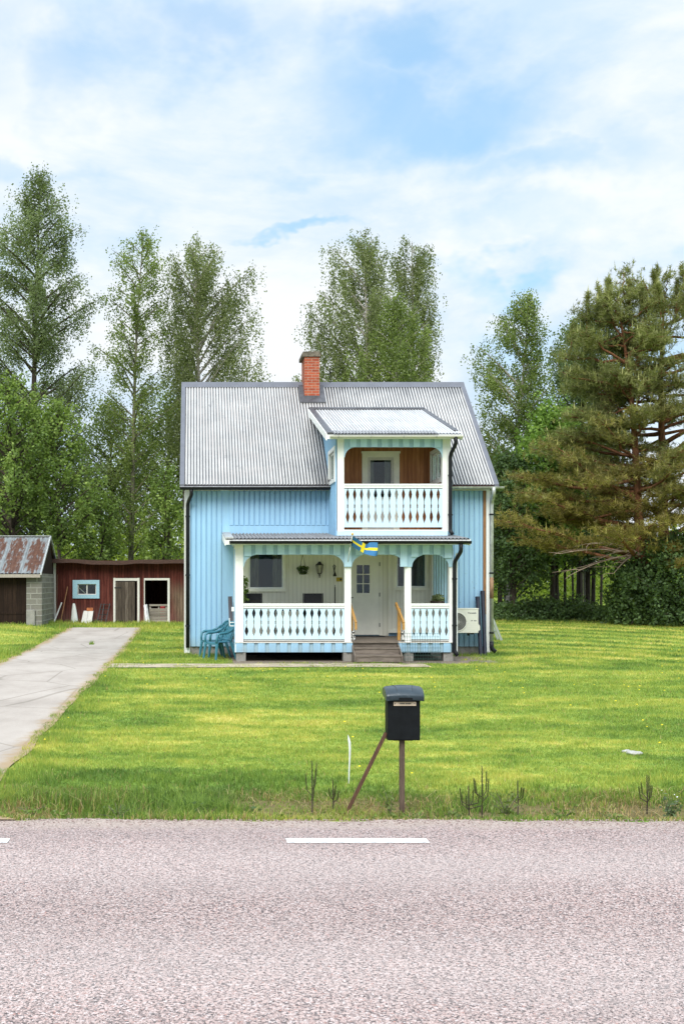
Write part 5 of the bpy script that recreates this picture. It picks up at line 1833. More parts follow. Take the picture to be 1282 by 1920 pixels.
# window
b = MB()
o_ = (hx_(137), hx_(187), hz_(1122), hz_(1087.5))
for p in pieces(*o_, [W_]):
    b.box(p[0], p[1], SYW - .045, SYW + .02, p[2], p[3])
w = b.build('window', M['shed_blue'], sh)
b = MB()
for p in pieces(*W_, [(W_[0] + .03, W_[1] - .03, W_[2] + .03, W_[3] - .03)]):
    b.box(p[0], p[1], SYW + .021, SYW + .05, p[2], p[3])
xm = (W_[0] + W_[1]) / 2
b.box(xm - .02, xm + .02, SYW + .02, SYW + .05, W_[2] + .03, W_[3] - .03)
b.bar((W_[0] + .05, SYW + .12, W_[3] - .15), (W_[0] + .32, SYW + .12, W_[2] + .02), .03, .03, up=(0, 1, 0))
b.build('sash', M['white_worn'], w)
b = MB(); b.box(W_[0], W_[1], SYW + .052, SYW + .056, W_[2], W_[3]); b.build('pane', M['glass'], w)
# door 1, ajar
b = MB(); b.box(hx_(213), D1[0], SYW - .035, SYW + .05, SG - .05, hz_(1083.5)); b.box(D1[1] + .02, hx_(262), SYW - .035, SYW + .05, SG - .05, hz_(1083.5)); b.box(D1[0], D1[1] + .02, SYW - .033, SYW + .05, D1[3], hz_(1084))
d1 = b.build('door', M['white_worn'], sh); d1['label'] = 'narrow weathered plank door in a worn white frame'
b = MB(); b.box(D1[0] + .005, D1[1] - .075, SYW - .06, SYW - .02, SG - .04, D1[3] - .03); b.build('door_leaf', M['old_door'], d1)
b = MB(); b.box(hx_(215.5), hx_(228), SYW - .072, SYW - .061, hz_(1103), hz_(1101)); b.box(D1[0], D1[0] + .3, SYW - .072, SYW - .061, SG + .06, SG + .10); b.build_each('hinge', M['dark_iron'], d1)
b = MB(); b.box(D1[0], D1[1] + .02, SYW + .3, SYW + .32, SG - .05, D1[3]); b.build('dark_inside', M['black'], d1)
# opening 2 with its half gate
b = MB(); b.box(D2[1], hx_(318.5), SYW - .035, SYW + .05, SG - .05, hz_(1084)); b.box(D2[0] - .02, D2[1], SYW - .035, SYW + .05, D2[3], hz_(1084)); b.box(D2[0] - .035, D2[0], SYW - .03, SYW + .05, SG, hz_(1084))
op2 = b.build('doorway', M['white_worn'], sh)
b = MB()
gx0, gx1 = hx_(280), D2[1]
for z0, z1 in ((1133, 1136.5), (1141, 1146), (1146.6, 1151), (1151.6, 1156), (1156.6, 1161.5), (1162, 1167)):
    b.box(gx0, gx1, SYW + .06, SYW + .085, hz_(z1), hz_(z0))
b.box(gx0, gx0 + .07, SYW + .086, SYW + .12, SG, hz_(1133)); b.box(gx1 - .08, gx1 - .01, SYW + .086, SYW + .12, SG, hz_(1133)); b.box(gx0 + .35, gx0 + .40, SYW + .086, SYW + .11, SG, hz_(1134))
b.build('half_gate', M['grey_planks'], op2)
b = MB(); b.bbox(hx_(300), hx_(309), SYW + .5, SYW + .8, .25, hz_(1137), .03)
tag(b.build('red_bin', M['red_thing']), 'red container showing behind the half gate of the shed', 'container')

# things leaning on the shed
def lean(name, pts, r, mat, lab, cat, group=None):
    b = MB(); b.tube(pts, r, 6)
    return tag(b.build(name, mat), lab, cat, group)


G = 'poles and boards propped on the red shed'
lean('wooden_pole', [(hx_(108.5), SYW - .5, SG), (hx_(108.8), SYW - .06, hz_(1077))], .022, M['brace_brown'], 'long upright wooden pole leaning next to the shed corner', 'pole', G)
lean('wooden_pole', [(hx_(105), SYW - .8, SG), (hx_(116.5), SYW - .06, hz_(1130))], .030, M['white_worn'], 'short pale stick leaning at the shed corner', 'pole', G)
lean('wooden_pole', [(hx_(117), SYW - .6, SG), (hx_(127.5), SYW - .06, hz_(1100))], .020, M['bare_wood'], 'thin tilted brown pole leaning beside the blue shed window', 'pole', G)
for i, (u0, u1, t0, t1, lab) in enumerate(((154, 164.5, 158, 166, 'pale board leaning below the shed window, tilted'), (164.8, 174, 166.5, 176, 'pale board leaning beside another board below the shed window'))):
    b = MB(); z0, z1 = SG - .0, hz_(1145)
    ya, yb = SYW - .45, SYW - .12
    b.add([(hx_(u0), ya, z0), (hx_(u1), ya, z0), (hx_(t1), yb, z1), (hx_(t0), yb, z1), (hx_(u0), ya + .03, z0), (hx_(u1), ya + .03, z0), (hx_(t1), yb + .03, z1), (hx_(t0), yb + .03, z1)], [(0, 1, 2, 3), (7, 6, 5, 4), (0, 4, 5, 1), (1, 5, 6, 2), (2, 6, 7, 3), (3, 7, 4, 0)])
    tag(b.build('pale_board', M['white_worn']), lab, 'board', G)
b = MB(); b.bbox(hx_(163.5), hx_(175.5), SYW - .14, SYW - .04, hz_(1145.5), hz_(1139.5), .01)
b.v = [(x, y, z) for x, y, z in b.v]
tag(b.build('orange_tile', M['orange_brick']), 'orange brick lying on the pale boards below the shed window', 'brick')
b = MB()
for u0, u1 in ((184, 190.5), (192, 196), (200, 206.5)):
    b.bar((hx_(u0), SYW - .55, SG), (hx_(u1), SYW - .08, hz_(1132)), .035, .03, up=(0, 1, 0))
for f in (.2, .45, .7, .97):
    z = SG + (hz_(1132) - SG) * f; y = SYW - .55 + .47 * f
    b.bar((hx_(184 + 6.5 * f), y, z), (hx_(200 + 6.5 * f), y, z), .03, .025)
tag(b.build('metal_rack', M['dark_iron']), 'dark metal rack leaning on the red shed beside its door', 'rack')
b = MB(); b.bar((hx_(279), SYW - .3, SG), (hx_(273), SYW - .04, hz_(1134)), .16, .03, up=(.4, 1, 0)); b.bar((hx_(276), SYW - .34, SG), (hx_(272), SYW - .08, hz_(1134)), .05, .03, up=(0, 1, 0))
tag(b.build('metal_sheet', M['zinc']), 'narrow grey metal sheet leaning in the open shed doorway', 'sheet')
b = MB(); P = []
for k in range(9):
    f = k / 8
    w_ = (.14 * (1 - f) ** .7 + .05)
    P.append([(hx_(141) + w_ * math.cos(t) * .8 - .03 * f, SYW - .14 + .06 * math.sin(t), SG + .78 * f) for t in np.linspace(0, 2 * math.pi, 11)])
b.grid(P); b.add(P[-1][:-1], [list(range(10))])
tag(b.build('white_bundle', M['white'], None, smooth=True), 'upright white plastic bundle standing under the blue shed window', 'bundle')
for i, (u, v, r_) in enumerate(((180.5, 1163, .10), (187, 1164, .07))):
    x = hx_(u); tag(blob('dark_stone', (x, SYW - .3, SG + r_ * .6), (r_, r_, r_ * .8), M['tarpaper'], 4 + i), ('bigger' if i == 0 else 'smaller') + ' dark lump at the foot of the metal rack', 'stone')
# ------------------------------------------------------------------ block garage with rusty roof
GYF = 42.0
gX1 = XU(79, GYF)
gz0 = float(H(-6.5, 42))
ga = thing('garage', 'old block garage with rusty sheet metal roof and dark plank doors', 'garage', (-8, 42, gz0))
gD = (-9.2, XU(50, GYF), gz0 - .1, 2.0)
b = MB()
for p in pieces(-11.5, gX1, gz0 - .2, 2.12, [gD]):
    b.box(p[0], p[1], GYF, GYF + .2, p[2], p[3])
for x0, x1 in ((gX1 - .2, gX1), (-11.5, -11.3)):
    b.box(x0, x1, GYF + .2, 45.6, gz0 - .2, 2.12)
b.box(-11.3, gX1 - .2, 45.4, 45.6, gz0 - .2, 2.12)
gw = b.build('wall', M['blocks'], ga)
RYG, RZG = 44.5, 3.55
b = MB(); b.prism([(GYF, 2.121), (RYG, RZG - .15), (45.6, 2.121)], 'x', gX1 - .12, gX1 - .02); b.prism([(GYF, 2.121), (RYG, RZG - .15), (45.6, 2.121)], 'x', -11.45, -11.35); b.build_each('gable_board', M['dark_door'], ga)
b = MB()
gx1e = XU(76, 41.7)
ez = ZV(1075, 41.7)
sl = (RZG - ez) / (RYG - 41.7)
P = []
n = 260
for j in range(2):
    y, z = ((41.7, ez), (RYG, RZG))[j]
    row = []
    for i in range(n + 1):
        x = -11.9 + (gx1e + 11.9) * i / n
        row.append((x, y, z + .010 * math.sin(2 * math.pi * x / .15) + (.02 if abs(((x + .22) / .75) % 1 - 0) < .035 else 0)))
    P.append(row)
b.grid(P)
b.grid([[(p[0], 2 * RYG - p[1], p[2]) for p in r] for r in P])
gr_ = b.build('roof', M['rust_roof'], ga, fix=False)
b = MB(); b.prism([(41.75, ez - .03), (RYG, RZG - .03), (47.25, ez - .03), (47.25, ez - .09), (RYG, RZG - .09), (41.75, ez - .09)], 'x', -11.85, gx1e - .03); b.build('roof_deck', M['fascia_brown'], gr_)
b = MB(); b.prism([(41.68, ez - .06), (41.68, ez + .03), (RYG, RZG + .03), (47.32, ez + .03), (47.32, ez - .06), (RYG, RZG - .06)], 'x', gx1e - .0, gx1e + .05); b.box(-11.9, gx1e, RYG - .10, RYG + .10, RZG + .005, RZG + .03); b.build('verge_flashing', M['zinc'], gr_)
b = MB(); b.box(-11.9, gx1e - .0, 41.70, 41.74, ez - .15, ez - .03); b.build('eave_fascia', M['grey_wood'], gr_)
for x0, x1 in ((gD[0], -7.62), (-7.58, gD[1])):
    b = MB(); b.box(x0 + .01, x1 - .01, GYF + .12, GYF + .17, gz0 - .02, 2.0); dd = b.build('door', M['dark_door'], ga)
    b = MB(); b.box(x0 + .05, x1 - .1, GYF + .10, GYF + .119, gz0 + .35, gz0 + .43); b.build('cross_board', M['dark_door'], dd)
b = MB(); P0 = XU(50.5, GYF); b.bbox(P0, XU(66.5, GYF), GYF - .10, GYF - .012, gz0 - .05, ZV(1143.5, GYF), .01); b.build('plinth_block', M['concrete'], ga)
# ------------------------------------------------------------------ trees
class Prof:
    """crown outline: rows of (v, uL, uR) in photograph pixels turned into metres at the tree's own distance"""

    def __init__(s, rows, Y):
        rows = sorted(rows, key=lambda r: -r[0])
        s.z = np.array([ZV(r[0], Y) for r in rows]); s.l = np.array([XU(r[1], Y) for r in rows]); s.r = np.array([XU(r[2], Y) for r in rows])

    def at(s, z):
        return np.interp(z, s.z, s.l), np.interp(z, s.z, s.r)


def tube_np(P, R, n=5):
    """tapered tube along P (k,3)"""
    k = len(P)
    d = np.gradient(P, axis=0); d /= np.linalg.norm(d, axis=1)[:, None] + 1e-9
    ref = np.where(np.abs(d[:, 2:3]) > .9, np.array([[1., 0, 0]]), np.array([[0, 0, 1.]]))
    a = np.cross(d, ref); a /= np.linalg.norm(a, axis=1)[:, None] + 1e-9
    for i in range(1, k):
        if np.dot(a[i], a[i - 1]) < 0:
            a[i] = -a[i]
    b = np.cross(d, a)
    t = 2 * np.pi * np.arange(n) / n
    V = P[:, None, :] + (a[:, None, :] * np.cos(t)[None, :, None] + b[:, None, :] * np.sin(t)[None, :, None]) * R[:, None, None]
    i, j = np.meshgrid(np.arange(k - 1), np.arange(n), indexing='ij')
    F_ = np.stack([i * n + j, i * n + (j + 1) % n, (i + 1) * n + (j + 1) % n, (i + 1) * n + j], -1).reshape(-1, 4)
    return V.reshape(-1, 3), F_


class Acc:
    def __init__(s):
        s.V = []; s.F = []; s.o = 0

    def add(s, vf):
        s.V.append(vf[0]); s.F.append(vf[1] + s.o); s.o += len(vf[0])

    def get(s):
        return np.concatenate(s.V), np.concatenate(s.F)


def bez(p0, p1, p2, n):
    t = np.linspace(0, 1, n)[:, None]
    return (1 - t) ** 2 * p0 + 2 * t * (1 - t) * p1 + t * t * p2


def branches(g, prof, tr, n_br, rise, sag, rmin=.5, zlow=None, jit=.12, g_seed=1):
    """branch curves from the trunk out to the crown outline"""
    z0, z1 = prof.z[0] if zlow is None else zlow, prof.z[-1]
    out = []
    for i in range(n_br):
        f = (i + g.uniform(0, 1)) / n_br
        zt = z0 + (z1 - z0) * f ** .92
        az = i * 2.39996 + g.normal(0, .4)
        L, R = prof.at(zt)
        xt = np.interp(min(zt, tr[-1, 2]), tr[:, 2], tr[:, 0])
        L = min(L, xt - .15); R = max(R, xt + .15)
        ca = math.cos(az)
        ex = (R - xt) if ca > 0 else (xt - L)
        dep = (R - L) * .5
        # boughs bulge and recede round the crown
        lobe = .80 + .50 * float(vnoise(az * 1.1 % 7.0, zt * .55, int(g_seed)))
        rr = g.uniform(rmin, 1.14) ** .7 * min(1.16, lobe)
        tip = np.array([xt + ca * ex * rr, np.interp(min(zt, tr[-1, 2]), tr[:, 2], tr[:, 1]) + math.sin(az) * dep * rr, zt + g.normal(0, jit)])
        rad = math.hypot(tip[0] - xt, (tip[1] - tr[0, 1]))
        zs = max(tr[0, 2] + .12 * (tr[-1, 2] - tr[0, 2]), zt - rise * rad)
        zs = min(zs, tr[-1, 2] - .05)
        s0 = np.array([np.interp(zs, tr[:, 2], tr[:, 0]), np.interp(zs, tr[:, 2], tr[:, 1]), zs])
        mid = s0 * .45 + tip * .55 + np.array([0, 0, sag * rad])
        out.append((bez(s0, mid, tip, 7), rad, zs))
    return out


def trunk_curve(g, x0, y0, zb, x1, z1, wob=.12, n=12):
    t = np.linspace(0, 1, n)
    X = x0 + (x1 - x0) * t ** 1.3 + wob * np.sin(t * 5 + g.uniform(0, 6)) * t
    Yy = y0 + wob * np.sin(t * 4 + g.uniform(0, 6)) * t
    return np.stack([X, Yy, zb + (z1 - zb) * t], 1)


def leafy(name, label, cat, Y, ub, rows, leaf, bark, n_br, n_str, m, size, seed, rise=.8, sag=.12, drop=(.2, .6), sigma=.28, down=.4, tr_r=.16, group=None, rmin=.5, smin=.25, fill=0, zlow=None, topu=None, vis_br=True):
    g = np.random.default_rng(seed)
    prof = Prof(rows, Y)
    x0 = XU(ub, Y); zb = float(H(x0, Y))
    top = rows[0]
    root = thing(name, label, cat, (x0, Y, zb), group)
    xt = XU((top[1] + top[2]) / 2 if topu is None else topu, Y)
    tr = trunk_curve(g, x0, Y, zb - .1, xt, prof.z[-1] - .3)
    br = branches(g, prof, tr, n_br, rise, sag, rmin, zlow, .12, seed)
    acc = Acc()
    t = np.linspace(0, 1, len(tr))
    acc.add(tube_np(tr, tr_r * (1 - t * .93) + .12 * tr_r * np.exp(-t * 25), 8))
    S = []
    for P, rad, zs in br:
        r0 = .012 + .020 * rad * (.5 + .5 * tr_r / .16)
        if vis_br:
            acc.add(tube_np(P, np.linspace(min(r0, .07), .008, len(P)), 5))
        k = max(2, int(n_str * (.35 + rad / 2.2)))
        s = g.uniform(smin, 1.0, k) ** .8
        idx = s * (len(P) - 1); i0 = np.minimum(idx.astype(int), len(P) - 2); fr = (idx - i0)[:, None]
        Q = P[i0] * (1 - fr) + P[i0 + 1] * fr
        Q = Q + g.normal(0, sigma, (k, 3)) * np.array([1, 1, .7]) * (.5 + .5 * s)[:, None]
        S.append(Q)
    if fill:
        zz = g.uniform(prof.z[0], prof.z[-1] - .4, fill); L, R = prof.at(zz)
        S.append(np.stack([L + (R - L) * g.uniform(.06, .94, fill), Y + (R - L) * .38 * g.normal(0, .6, fill).clip(-1, 1), zz], 1))
    S = np.concatenate(S); k = len(S)
    ln = g.uniform(drop[0], drop[1], k)
    j = np.linspace(0, 1, m)[None, :] * g.uniform(.85, 1.1, (k, m))
    sway = g.normal(0, .12, (k, 1, 2))
    C = np.empty((k, m, 3))
    C[:, :, :2] = S[:, None, :2] + sway * (j * ln[:, None])[:, :, None] + g.normal(0, .045 + sigma * .12, (k, m, 2))
    C[:, :, 2] = S[:, None, 2] - j * ln[:, None] + g.normal(0, .04 + sigma * .08, (k, m))
    C = C.reshape(-1, 3)
    C = C[C[:, 2] > zb + .05]
    outw = np.stack([C[:, 0] - x0, C[:, 1] - Y, np.zeros(len(C))], 1); outw /= np.linalg.norm(outw, axis=1)[:, None] + .3
    V, Fc, R = leaf_quads(g, C, size, down, .66, outw * .6)
    V_, F_ = acc.get()
    fastmesh('trunk', V_, F_, M[bark], root, smooth=True)
    fastmesh('crown', V, Fc, M[leaf], root, {'rnd': R})
    return root


BG = 'birches around the house'
leafy('birch_tree', 'tallest dark birch towering behind the rusty garage roof', 'tree', 52, 62,
      [(318, 66, 74), (342, 42, 100), (380, 8, 124), (425, -16, 148), (480, -26, 158), (540, -44, 178), (600, -50, 182), (680, -60, 190), (760, -65, 196), (850, -60, 190), (930, -30, 165), (985, 0, 130)],
      'leaf_grey', 'bark_dark', 112, 54, 10, .10, 1, .75, .10, (.25, .75), .25, .5, .22, BG, .4, fill=420)
leafy('birch_tree', 'slender open birch with bare straight trunk rising behind the red shed', 'tree', 53, 243,
      [(428, 262, 274), (452, 232, 306), (495, 200, 318), (555, 186, 318), (640, 188, 306), (720, 190, 318), (800, 190, 320), (880, 188, 325), (960, 195, 330), (1010, 200, 310)],
      'leaf_light', 'bark_grey', 84, 33, 9, .10, 2, .85, .10, (.2, .7), .20, .5, .15, BG, .45, fill=160)
leafy('birch_tree', 'broad weeping birch showing above the roof end furthest from the chimney', 'tree', 55, 378,
      [(445, 356, 386), (462, 326, 430), (492, 300, 456), (530, 290, 484), (572, 286, 506), (640, 284, 506), (700, 295, 498), (780, 290, 490), (860, 295, 470)],
      'leaf_birch', 'bark_birch', 66, 36, 18, .10, 3, 1.0, .14, (.6, 2.2), .16, 1.6, .20, BG, .4, fill=260)
leafy('birch_tree', 'weeping birch with the tallest top of those directly behind the chimney', 'tree', 56, 684,
      [(428, 676, 700), (446, 644, 724), (474, 606, 736), (525, 598, 736), (570, 566, 750), (640, 558, 760), (700, 556, 770), (800, 560, 770)],
      'leaf_birch', 'bark_birch', 58, 35, 18, .10, 4, 1.0, .16, (.6, 2.2), .16, 1.6, .18, BG, .4, fill=180)
leafy('birch_tree', 'weeping birch with a narrow top above the balcony dormer roof', 'tree', 57, 768,
      [(440, 758, 790), (458, 730, 816), (505, 728, 816), (565, 730, 822), (620, 735, 826), (680, 735, 836), (760, 735, 836), (850, 735, 820)],
      'leaf_birch', 'bark_birch', 52, 35, 18, .10, 5, 1.0, .16, (.6, 2.1), .16, 1.6, .17, BG, .4, fill=140)
leafy('birch_tree', 'lower denser birch below the two weeping tops beside the chimney', 'tree', 52.5, 742,
      [(548, 730, 748), (585, 700, 785), (630, 660, 800), (690, 615, 806), (760, 610, 806), (850, 620, 790)],
      'leaf_light', 'bark_birch', 50, 32, 15, .10, 6, .9, .14, (.4, 1.6), .18, 1.2, .15, BG, .35, fill=200)
leafy('birch_tree', 'pale open slender tree rising beyond the gable with the zinc downpipe', 'tree', 52, 952,
      [(543, 984, 992), (580, 945, 1006), (625, 905, 1020), (680, 880, 1026), (740, 876, 1028), (800, 884, 1024), (860, 895, 1015), (920, 900, 1000)],
      'leaf_light', 'bark_birch', 84, 38, 10, .10, 7, .9, .10, (.2, .6), .21, .5, .14, BG, .4, fill=280)
leafy('deciduous_tree', 'dense blue green tree between the pale aspen and the pine', 'tree', 57, 1085,
      [(585, 1080, 1115), (620, 1045, 1150), (670, 1030, 1170), (740, 1026, 1175), (820, 1030, 1170), (880, 1040, 1160)],
      'leaf_teal', 'bark_dark', 70, 26, 9, .13, 8, .8, .12, (.2, .6), .35, .3, .18, fill=900)
leafy('maple_tree', 'bright lime green maple between the house gable and the pines', 'tree', 49.5, 1035,
      [(752, 1030, 1052), (778, 992, 1075), (820, 965, 1096), (870, 950, 1102), (930, 940, 1090), (990, 935, 1070), (1040, 940, 1050)],
      'leaf_maple', 'bark_dark', 60, 24, 9, .16, 9, .8, .10, (.15, .5), .34, .2, .13, fill=600)
leafy('maple_tree', 'bright broad leaved tree rising directly over the rusty garage roof', 'tree', 48.5, 22,
      [(700, 0, 45), (730, -50, 85), (790, -90, 110), (860, -100, 118), (910, -95, 112), (955, -60, 95)],
      'leaf_bright', 'bark_dark', 70, 17, 9, .13, 10, .8, .10, (.15, .45), .24, .2, .16, fill=90)
leafy('maple_tree', 'yellow green young maple leaning over the red shed roof by the garage', 'tree', 48.2, 112,
      [(742, 92, 125), (772, 62, 150), (820, 52, 172), (880, 50, 184), (930, 62, 188), (975, 85, 190), (1010, 120, 180)],
      'leaf_bright', 'bark_dark', 66, 17, 9, .13, 12, .8, .10, (.15, .45), .24, .2, .10, fill=80)
leafy('young_tree', 'young leafy tree behind the middle of the red shed', 'tree', 50, 190,
      [(905, 170, 205), (935, 140, 220), (980, 120, 226), (1030, 118, 228), (1060, 130, 220)],
      'leaf_bright', 'bark_dark', 46, 16, 8, .125, 13, .8, .10, (.15, .45), .24, .2, .07, fill=60)
leafy('young_tree', 'young leafy tree between the red shed and the blue house wall', 'tree', 50.5, 302,
      [(872, 295, 330), (910, 275, 345), (970, 268, 352), (1030, 262, 352), (1065, 265, 345)],
      'leaf_bright', 'bark_dark', 46, 16, 8, .125, 14, .8, .10, (.15, .45), .24, .2, .07, fill=60)
for i, (u, Y, v, hw, lab) in enumerate(((30, 56, 800, 60, 'dark trunked tree standing in shade behind the garage'), (205, 58, 745, 85, 'light tree far behind the red shed window'), (318, 60, 735, 85, 'light tree far behind the house corner and shed roof'))):
    leafy('deciduous_tree', lab, 'tree', Y, u, [(v, u - 12, u + 12), (v + 60, u - hw * .8, u + hw * .8), (v + 140, u - hw, u + hw), (v + 220, u - hw * .8, u + hw * .8)],
          'leaf_light', 'bark_dark', 60, 22, 8, .13, 20 + i, .8, .1, (.2, .6), .35, .3, .15, fill=200)
# dark wood right of the house
DT = [(962, 49.0, 835, [(835, 935, 962), (880, 922, 1000), (950, 915, 1030), (1020, 915, 1040), (1085, 922, 1030)], .17, 'dark leafy tree on a thick trunk closest to the house corner'),
      (1042, 52, 850, [(850, 1020, 1060), (900, 985, 1100), (960, 975, 1110), (1040, 980, 1100)], .15, 'dark tree with a bent trunk under the long pine branches'),
      (1100, 54, 860, [(860, 1085, 1115), (920, 1050, 1150), (990, 1040, 1160), (1040, 1050, 1150)], .16, 'dark tree seen between pale sky gaps below the pine'),
      (938, 52.5, 900, [(900, 925, 950), (960, 900, 985), (1030, 895, 1000), (1080, 905, 985)], .10, 'slim leaning dark tree showing beside the zinc downpipe')]
for i, (u, Y, v, rows, tr_, lab) in enumerate(DT):
    leafy('deciduous_tree', lab, 'tree', Y, u, rows, 'leaf_dark', 'bark_dark', 56, 22, 8, .14, 30 + i, .8, .08, (.15, .5), .34, .2, tr_, 'dark trees beyond the house', fill=420)
# bare stems in the shade
for i, (u0, u1, Y, r, bk, lab) in enumerate(((1058, 1062, 55, .075, 'bark_dark', 'thin dark stem nearest the bent dark tree'), (1073, 1072, 57, .06, 'bark_dark', 'slim dark stem in the wood, between two others'), (1087, 1086, 53.5, .085, 'bark_dark', 'dark stem directly beside the pale birch stem'), (1097, 1099, 54, .10, 'bark_birch', 'pale birch stem in the dark wood under the pine'), (1111, 1110, 55, .11, 'bark_dark', 'thickest dark stem in the wood, next to the pale birch stem'), (1126, 1123, 58, .07, 'bark_dark', 'thin dark stem furthest from the house in the wood'), (935, 926, 54, .06, 'bark_dark', 'leaning dark stem crossing behind the zinc downpipe'), (947, 938, 54.5, .06, 'bark_dark', 'leaning dark stem near the ladder'), (1046, 1030, 52.6, .09, 'bark_dark', 'dark stem bending towards the house under the pine branches'))):
    g = np.random.default_rng(60 + i)
    x0 = XU(u0, Y); zb = float(H(x0, Y))
    root = thing('slim_tree', lab, 'tree', (x0, Y, zb), 'slim stems in the dark wood')
    tr = trunk_curve(g, x0, Y, zb - .1, XU(u1, Y), ZV(860 + 15 * (i % 4), Y), .10)
    acc = Acc(); acc.add(tube_np(tr, np.linspace(r, r * .45, len(tr)), 7))
    for k in range(7):
        z = g.uniform(.35, .95); p = tr[int(z * 11)]
        acc.add(tube_np(bez(p, p + np.array([g.normal(0, .4), g.normal(0, .4), .25]), p + np.array([g.normal(0, .9), g.normal(0, .8), g.uniform(-.1, .7)]), 5), np.linspace(.02, .006, 5), 4))
    V_, F_ = acc.get(); fastmesh('trunk', V_, F_, M[bk], root, smooth=True)
    C = tr[-1] + g.normal(0, 1, (900, 3)) * np.array([.8, .8, .9])
    V, Fc, R = leaf_quads(g, C, .14); fastmesh('crown', V, Fc, M['leaf_dark'], root, {'rnd': R})


# ------------------------------------------------------------------ pines
def needle_tufts(g, C, D, n, L, w):
    """n needles round each tuft centre C along the shoot direction D"""
    k = len(C)
    a = g.normal(0, 1, (k, n, 3))
    d = D[:, None, :]
    a = a - (a * d).sum(-1, keepdims=True) * d
    a /= np.linalg.norm(a, axis=-1, keepdims=True) + 1e-9
    t = g.uniform(-.5, .5, (k, n, 1))
    base = C[:, None, :] + d * t * L * 1.5
    dirn = a * .85 + d * g.uniform(.25, .9, (k, n, 1)); dirn /= np.linalg.norm(dirn, axis=-1, keepdims=True)
    tip = base + dirn * (L * g.uniform(.7, 1.2, (k, n, 1)))
    s = np.cross(dirn, g.normal(0, 1, (k, n, 3))); s /= np.linalg.norm(s, axis=-1, keepdims=True) + 1e-9
    V = np.stack([base - s * w / 2, base + s * w / 2, tip], 2).reshape(-1, 3)
    r = np.clip(g.uniform(0, .75, (k, 1)) + g.uniform(-.1, .25, (k, n)), 0, 1)
    return V, np.arange(k * n * 3).reshape(-1, 3), np.repeat(r.ravel(), 3)


def pine(label, Y, ub, rows, seed, n_br, n_t, topu, tr_r, rise=.25, spires=()):
    g = np.random.default_rng(seed)
    prof = Prof(rows, Y)
    x0 = XU(ub, Y); zb = float(H(x0, Y))
    root = thing('pine_tree', label, 'tree', (x0, Y, zb), 'pines beyond the house')
    tr = trunk_curve(g, x0, Y, zb - .1, XU(topu, Y), prof.z[-1] - .2, .22)
    acc = Acc(); t = np.linspace(0, 1, len(tr))
    acc.add(tube_np(tr, tr_r * (1 - t * .9) + .1 * np.exp(-t * 30), 10))
    br = branches(g, prof, tr, n_br, rise, -.02, .40, jit=.55, g_seed=seed)
    Cs, Ds = [], []
    for P, rad, zs in br:
        r0 = min(.02 + .022 * rad, .11)
        acc.add(tube_np(P + np.concatenate([np.zeros((1, 3)), g.normal(0, .05, (len(P) - 1, 3))]), np.linspace(r0, .012, len(P)), 5))
        # side boughs carry flat pads of tufts
        for _ in range(max(3, int(4 + rad * 2.4))):
            s = g.uniform(.28, 1.0) ** .75; i0 = min(int(s * 6), 5)
            p = P[i0] + (P[i0 + 1] - P[i0]) * (s * 6 - i0)
            out = P[-1] - P[0]; out[2] = 0; out /= np.linalg.norm(out) + 1e-6
            side = np.array([-out[1], out[0], 0]) * g.choice([-1, 1])
            ln = g.uniform(.4, 1.0) * (.5 + .22 * rad)
            q = p + (out * g.uniform(.3, .9) + side * g.uniform(.2, .8)) * ln + np.array([0, 0, g.uniform(.0, .35) * ln])
            acc.add(tube_np(bez(p, (p + q) / 2 + np.array([0, 0, .05]), q, 4), np.linspace(.016, .006, 4), 4))
            k = int(n_t * .60 * (.6 + ln))
            f = g.uniform(.2, 1.05, k)[:, None]
            c = p + (q - p) * f + g.normal(0, 1, (k, 3)) * np.array([.28, .28, .085 if p[2] < 8.2 else .17]) * (.5 + .5 * ln)
            d = out * .35 + np.array([0, 0, 1.0]) * g.uniform(.35, 1.0, (k, 1)) + g.normal(0, .35, (k, 3))
            Cs.append(c); Ds.append(d)
    for (u, v, hgt) in spires:
        # upright leader with its whorls of candles
        tip = np.array([XU(u, Y), Y + g.normal(0, .5), ZV(v, Y)])
        p = tip - np.array([g.normal(0, .15), g.normal(0, .2), hgt])
        acc.add(tube_np(bez(p, (p + tip) / 2, tip, 5), np.linspace(.035, .012, 5), 5))
        for k in range(int(46 * hgt)):
            f = g.uniform(0, 1)
            w = .05 + .45 * (1 - f) ** 1.5
            a = g.uniform(0, 6.28)
            Cs.append((p + (tip - p) * f + np.array([math.cos(a) * w * g.uniform(.2, 1), math.sin(a) * w * g.uniform(.2, 1), .0]))[None]); Ds.append(np.array([[math.cos(a) * .35, math.sin(a) * .35, 1.0]]))
        Cs.append((p + (tip - p) * np.linspace(.3, 1.0, 8)[:, None])); Ds.append(np.tile([[0, 0, 1.]], (8, 1)))
    C = np.concatenate(Cs); D = np.concatenate(Ds); D /= np.linalg.norm(D, axis=1)[:, None]
    V, Fc, R = needle_tufts(g, C, D, 15, .17, .024)
    # pale new candles standing on some tufts
    sel = g.uniform(0, 1, len(C)) < .28 * sstep(6.0, 9.5, C[:, 2]) + .03
    cc = C[sel]; n = len(cc)
    a = g.uniform(0, 6.28, n); s = np.stack([np.cos(a), np.sin(a), np.zeros(n)], 1) * .020
    up = np.stack([g.normal(0, .03, n), g.normal(0, .03, n), g.uniform(.16, .42, n)], 1)
    b0 = cc + np.array([0, 0, .03])
    V2 = np.stack([b0 - s, b0 + s, b0 + up], 1).reshape(-1, 3)
    F2 = np.arange(n * 3).reshape(-1, 3) + len(V)
    V_, F_ = acc.get(); fastmesh('trunk', V_, F_, M['bark_pine'], root, smooth=True)
    fastmesh('crown', np.concatenate([V, V2]), np.concatenate([Fc, F2]), M['needle'], root, {'rnd': np.concatenate([R, np.full(n * 3, 1.0)])})
    return root


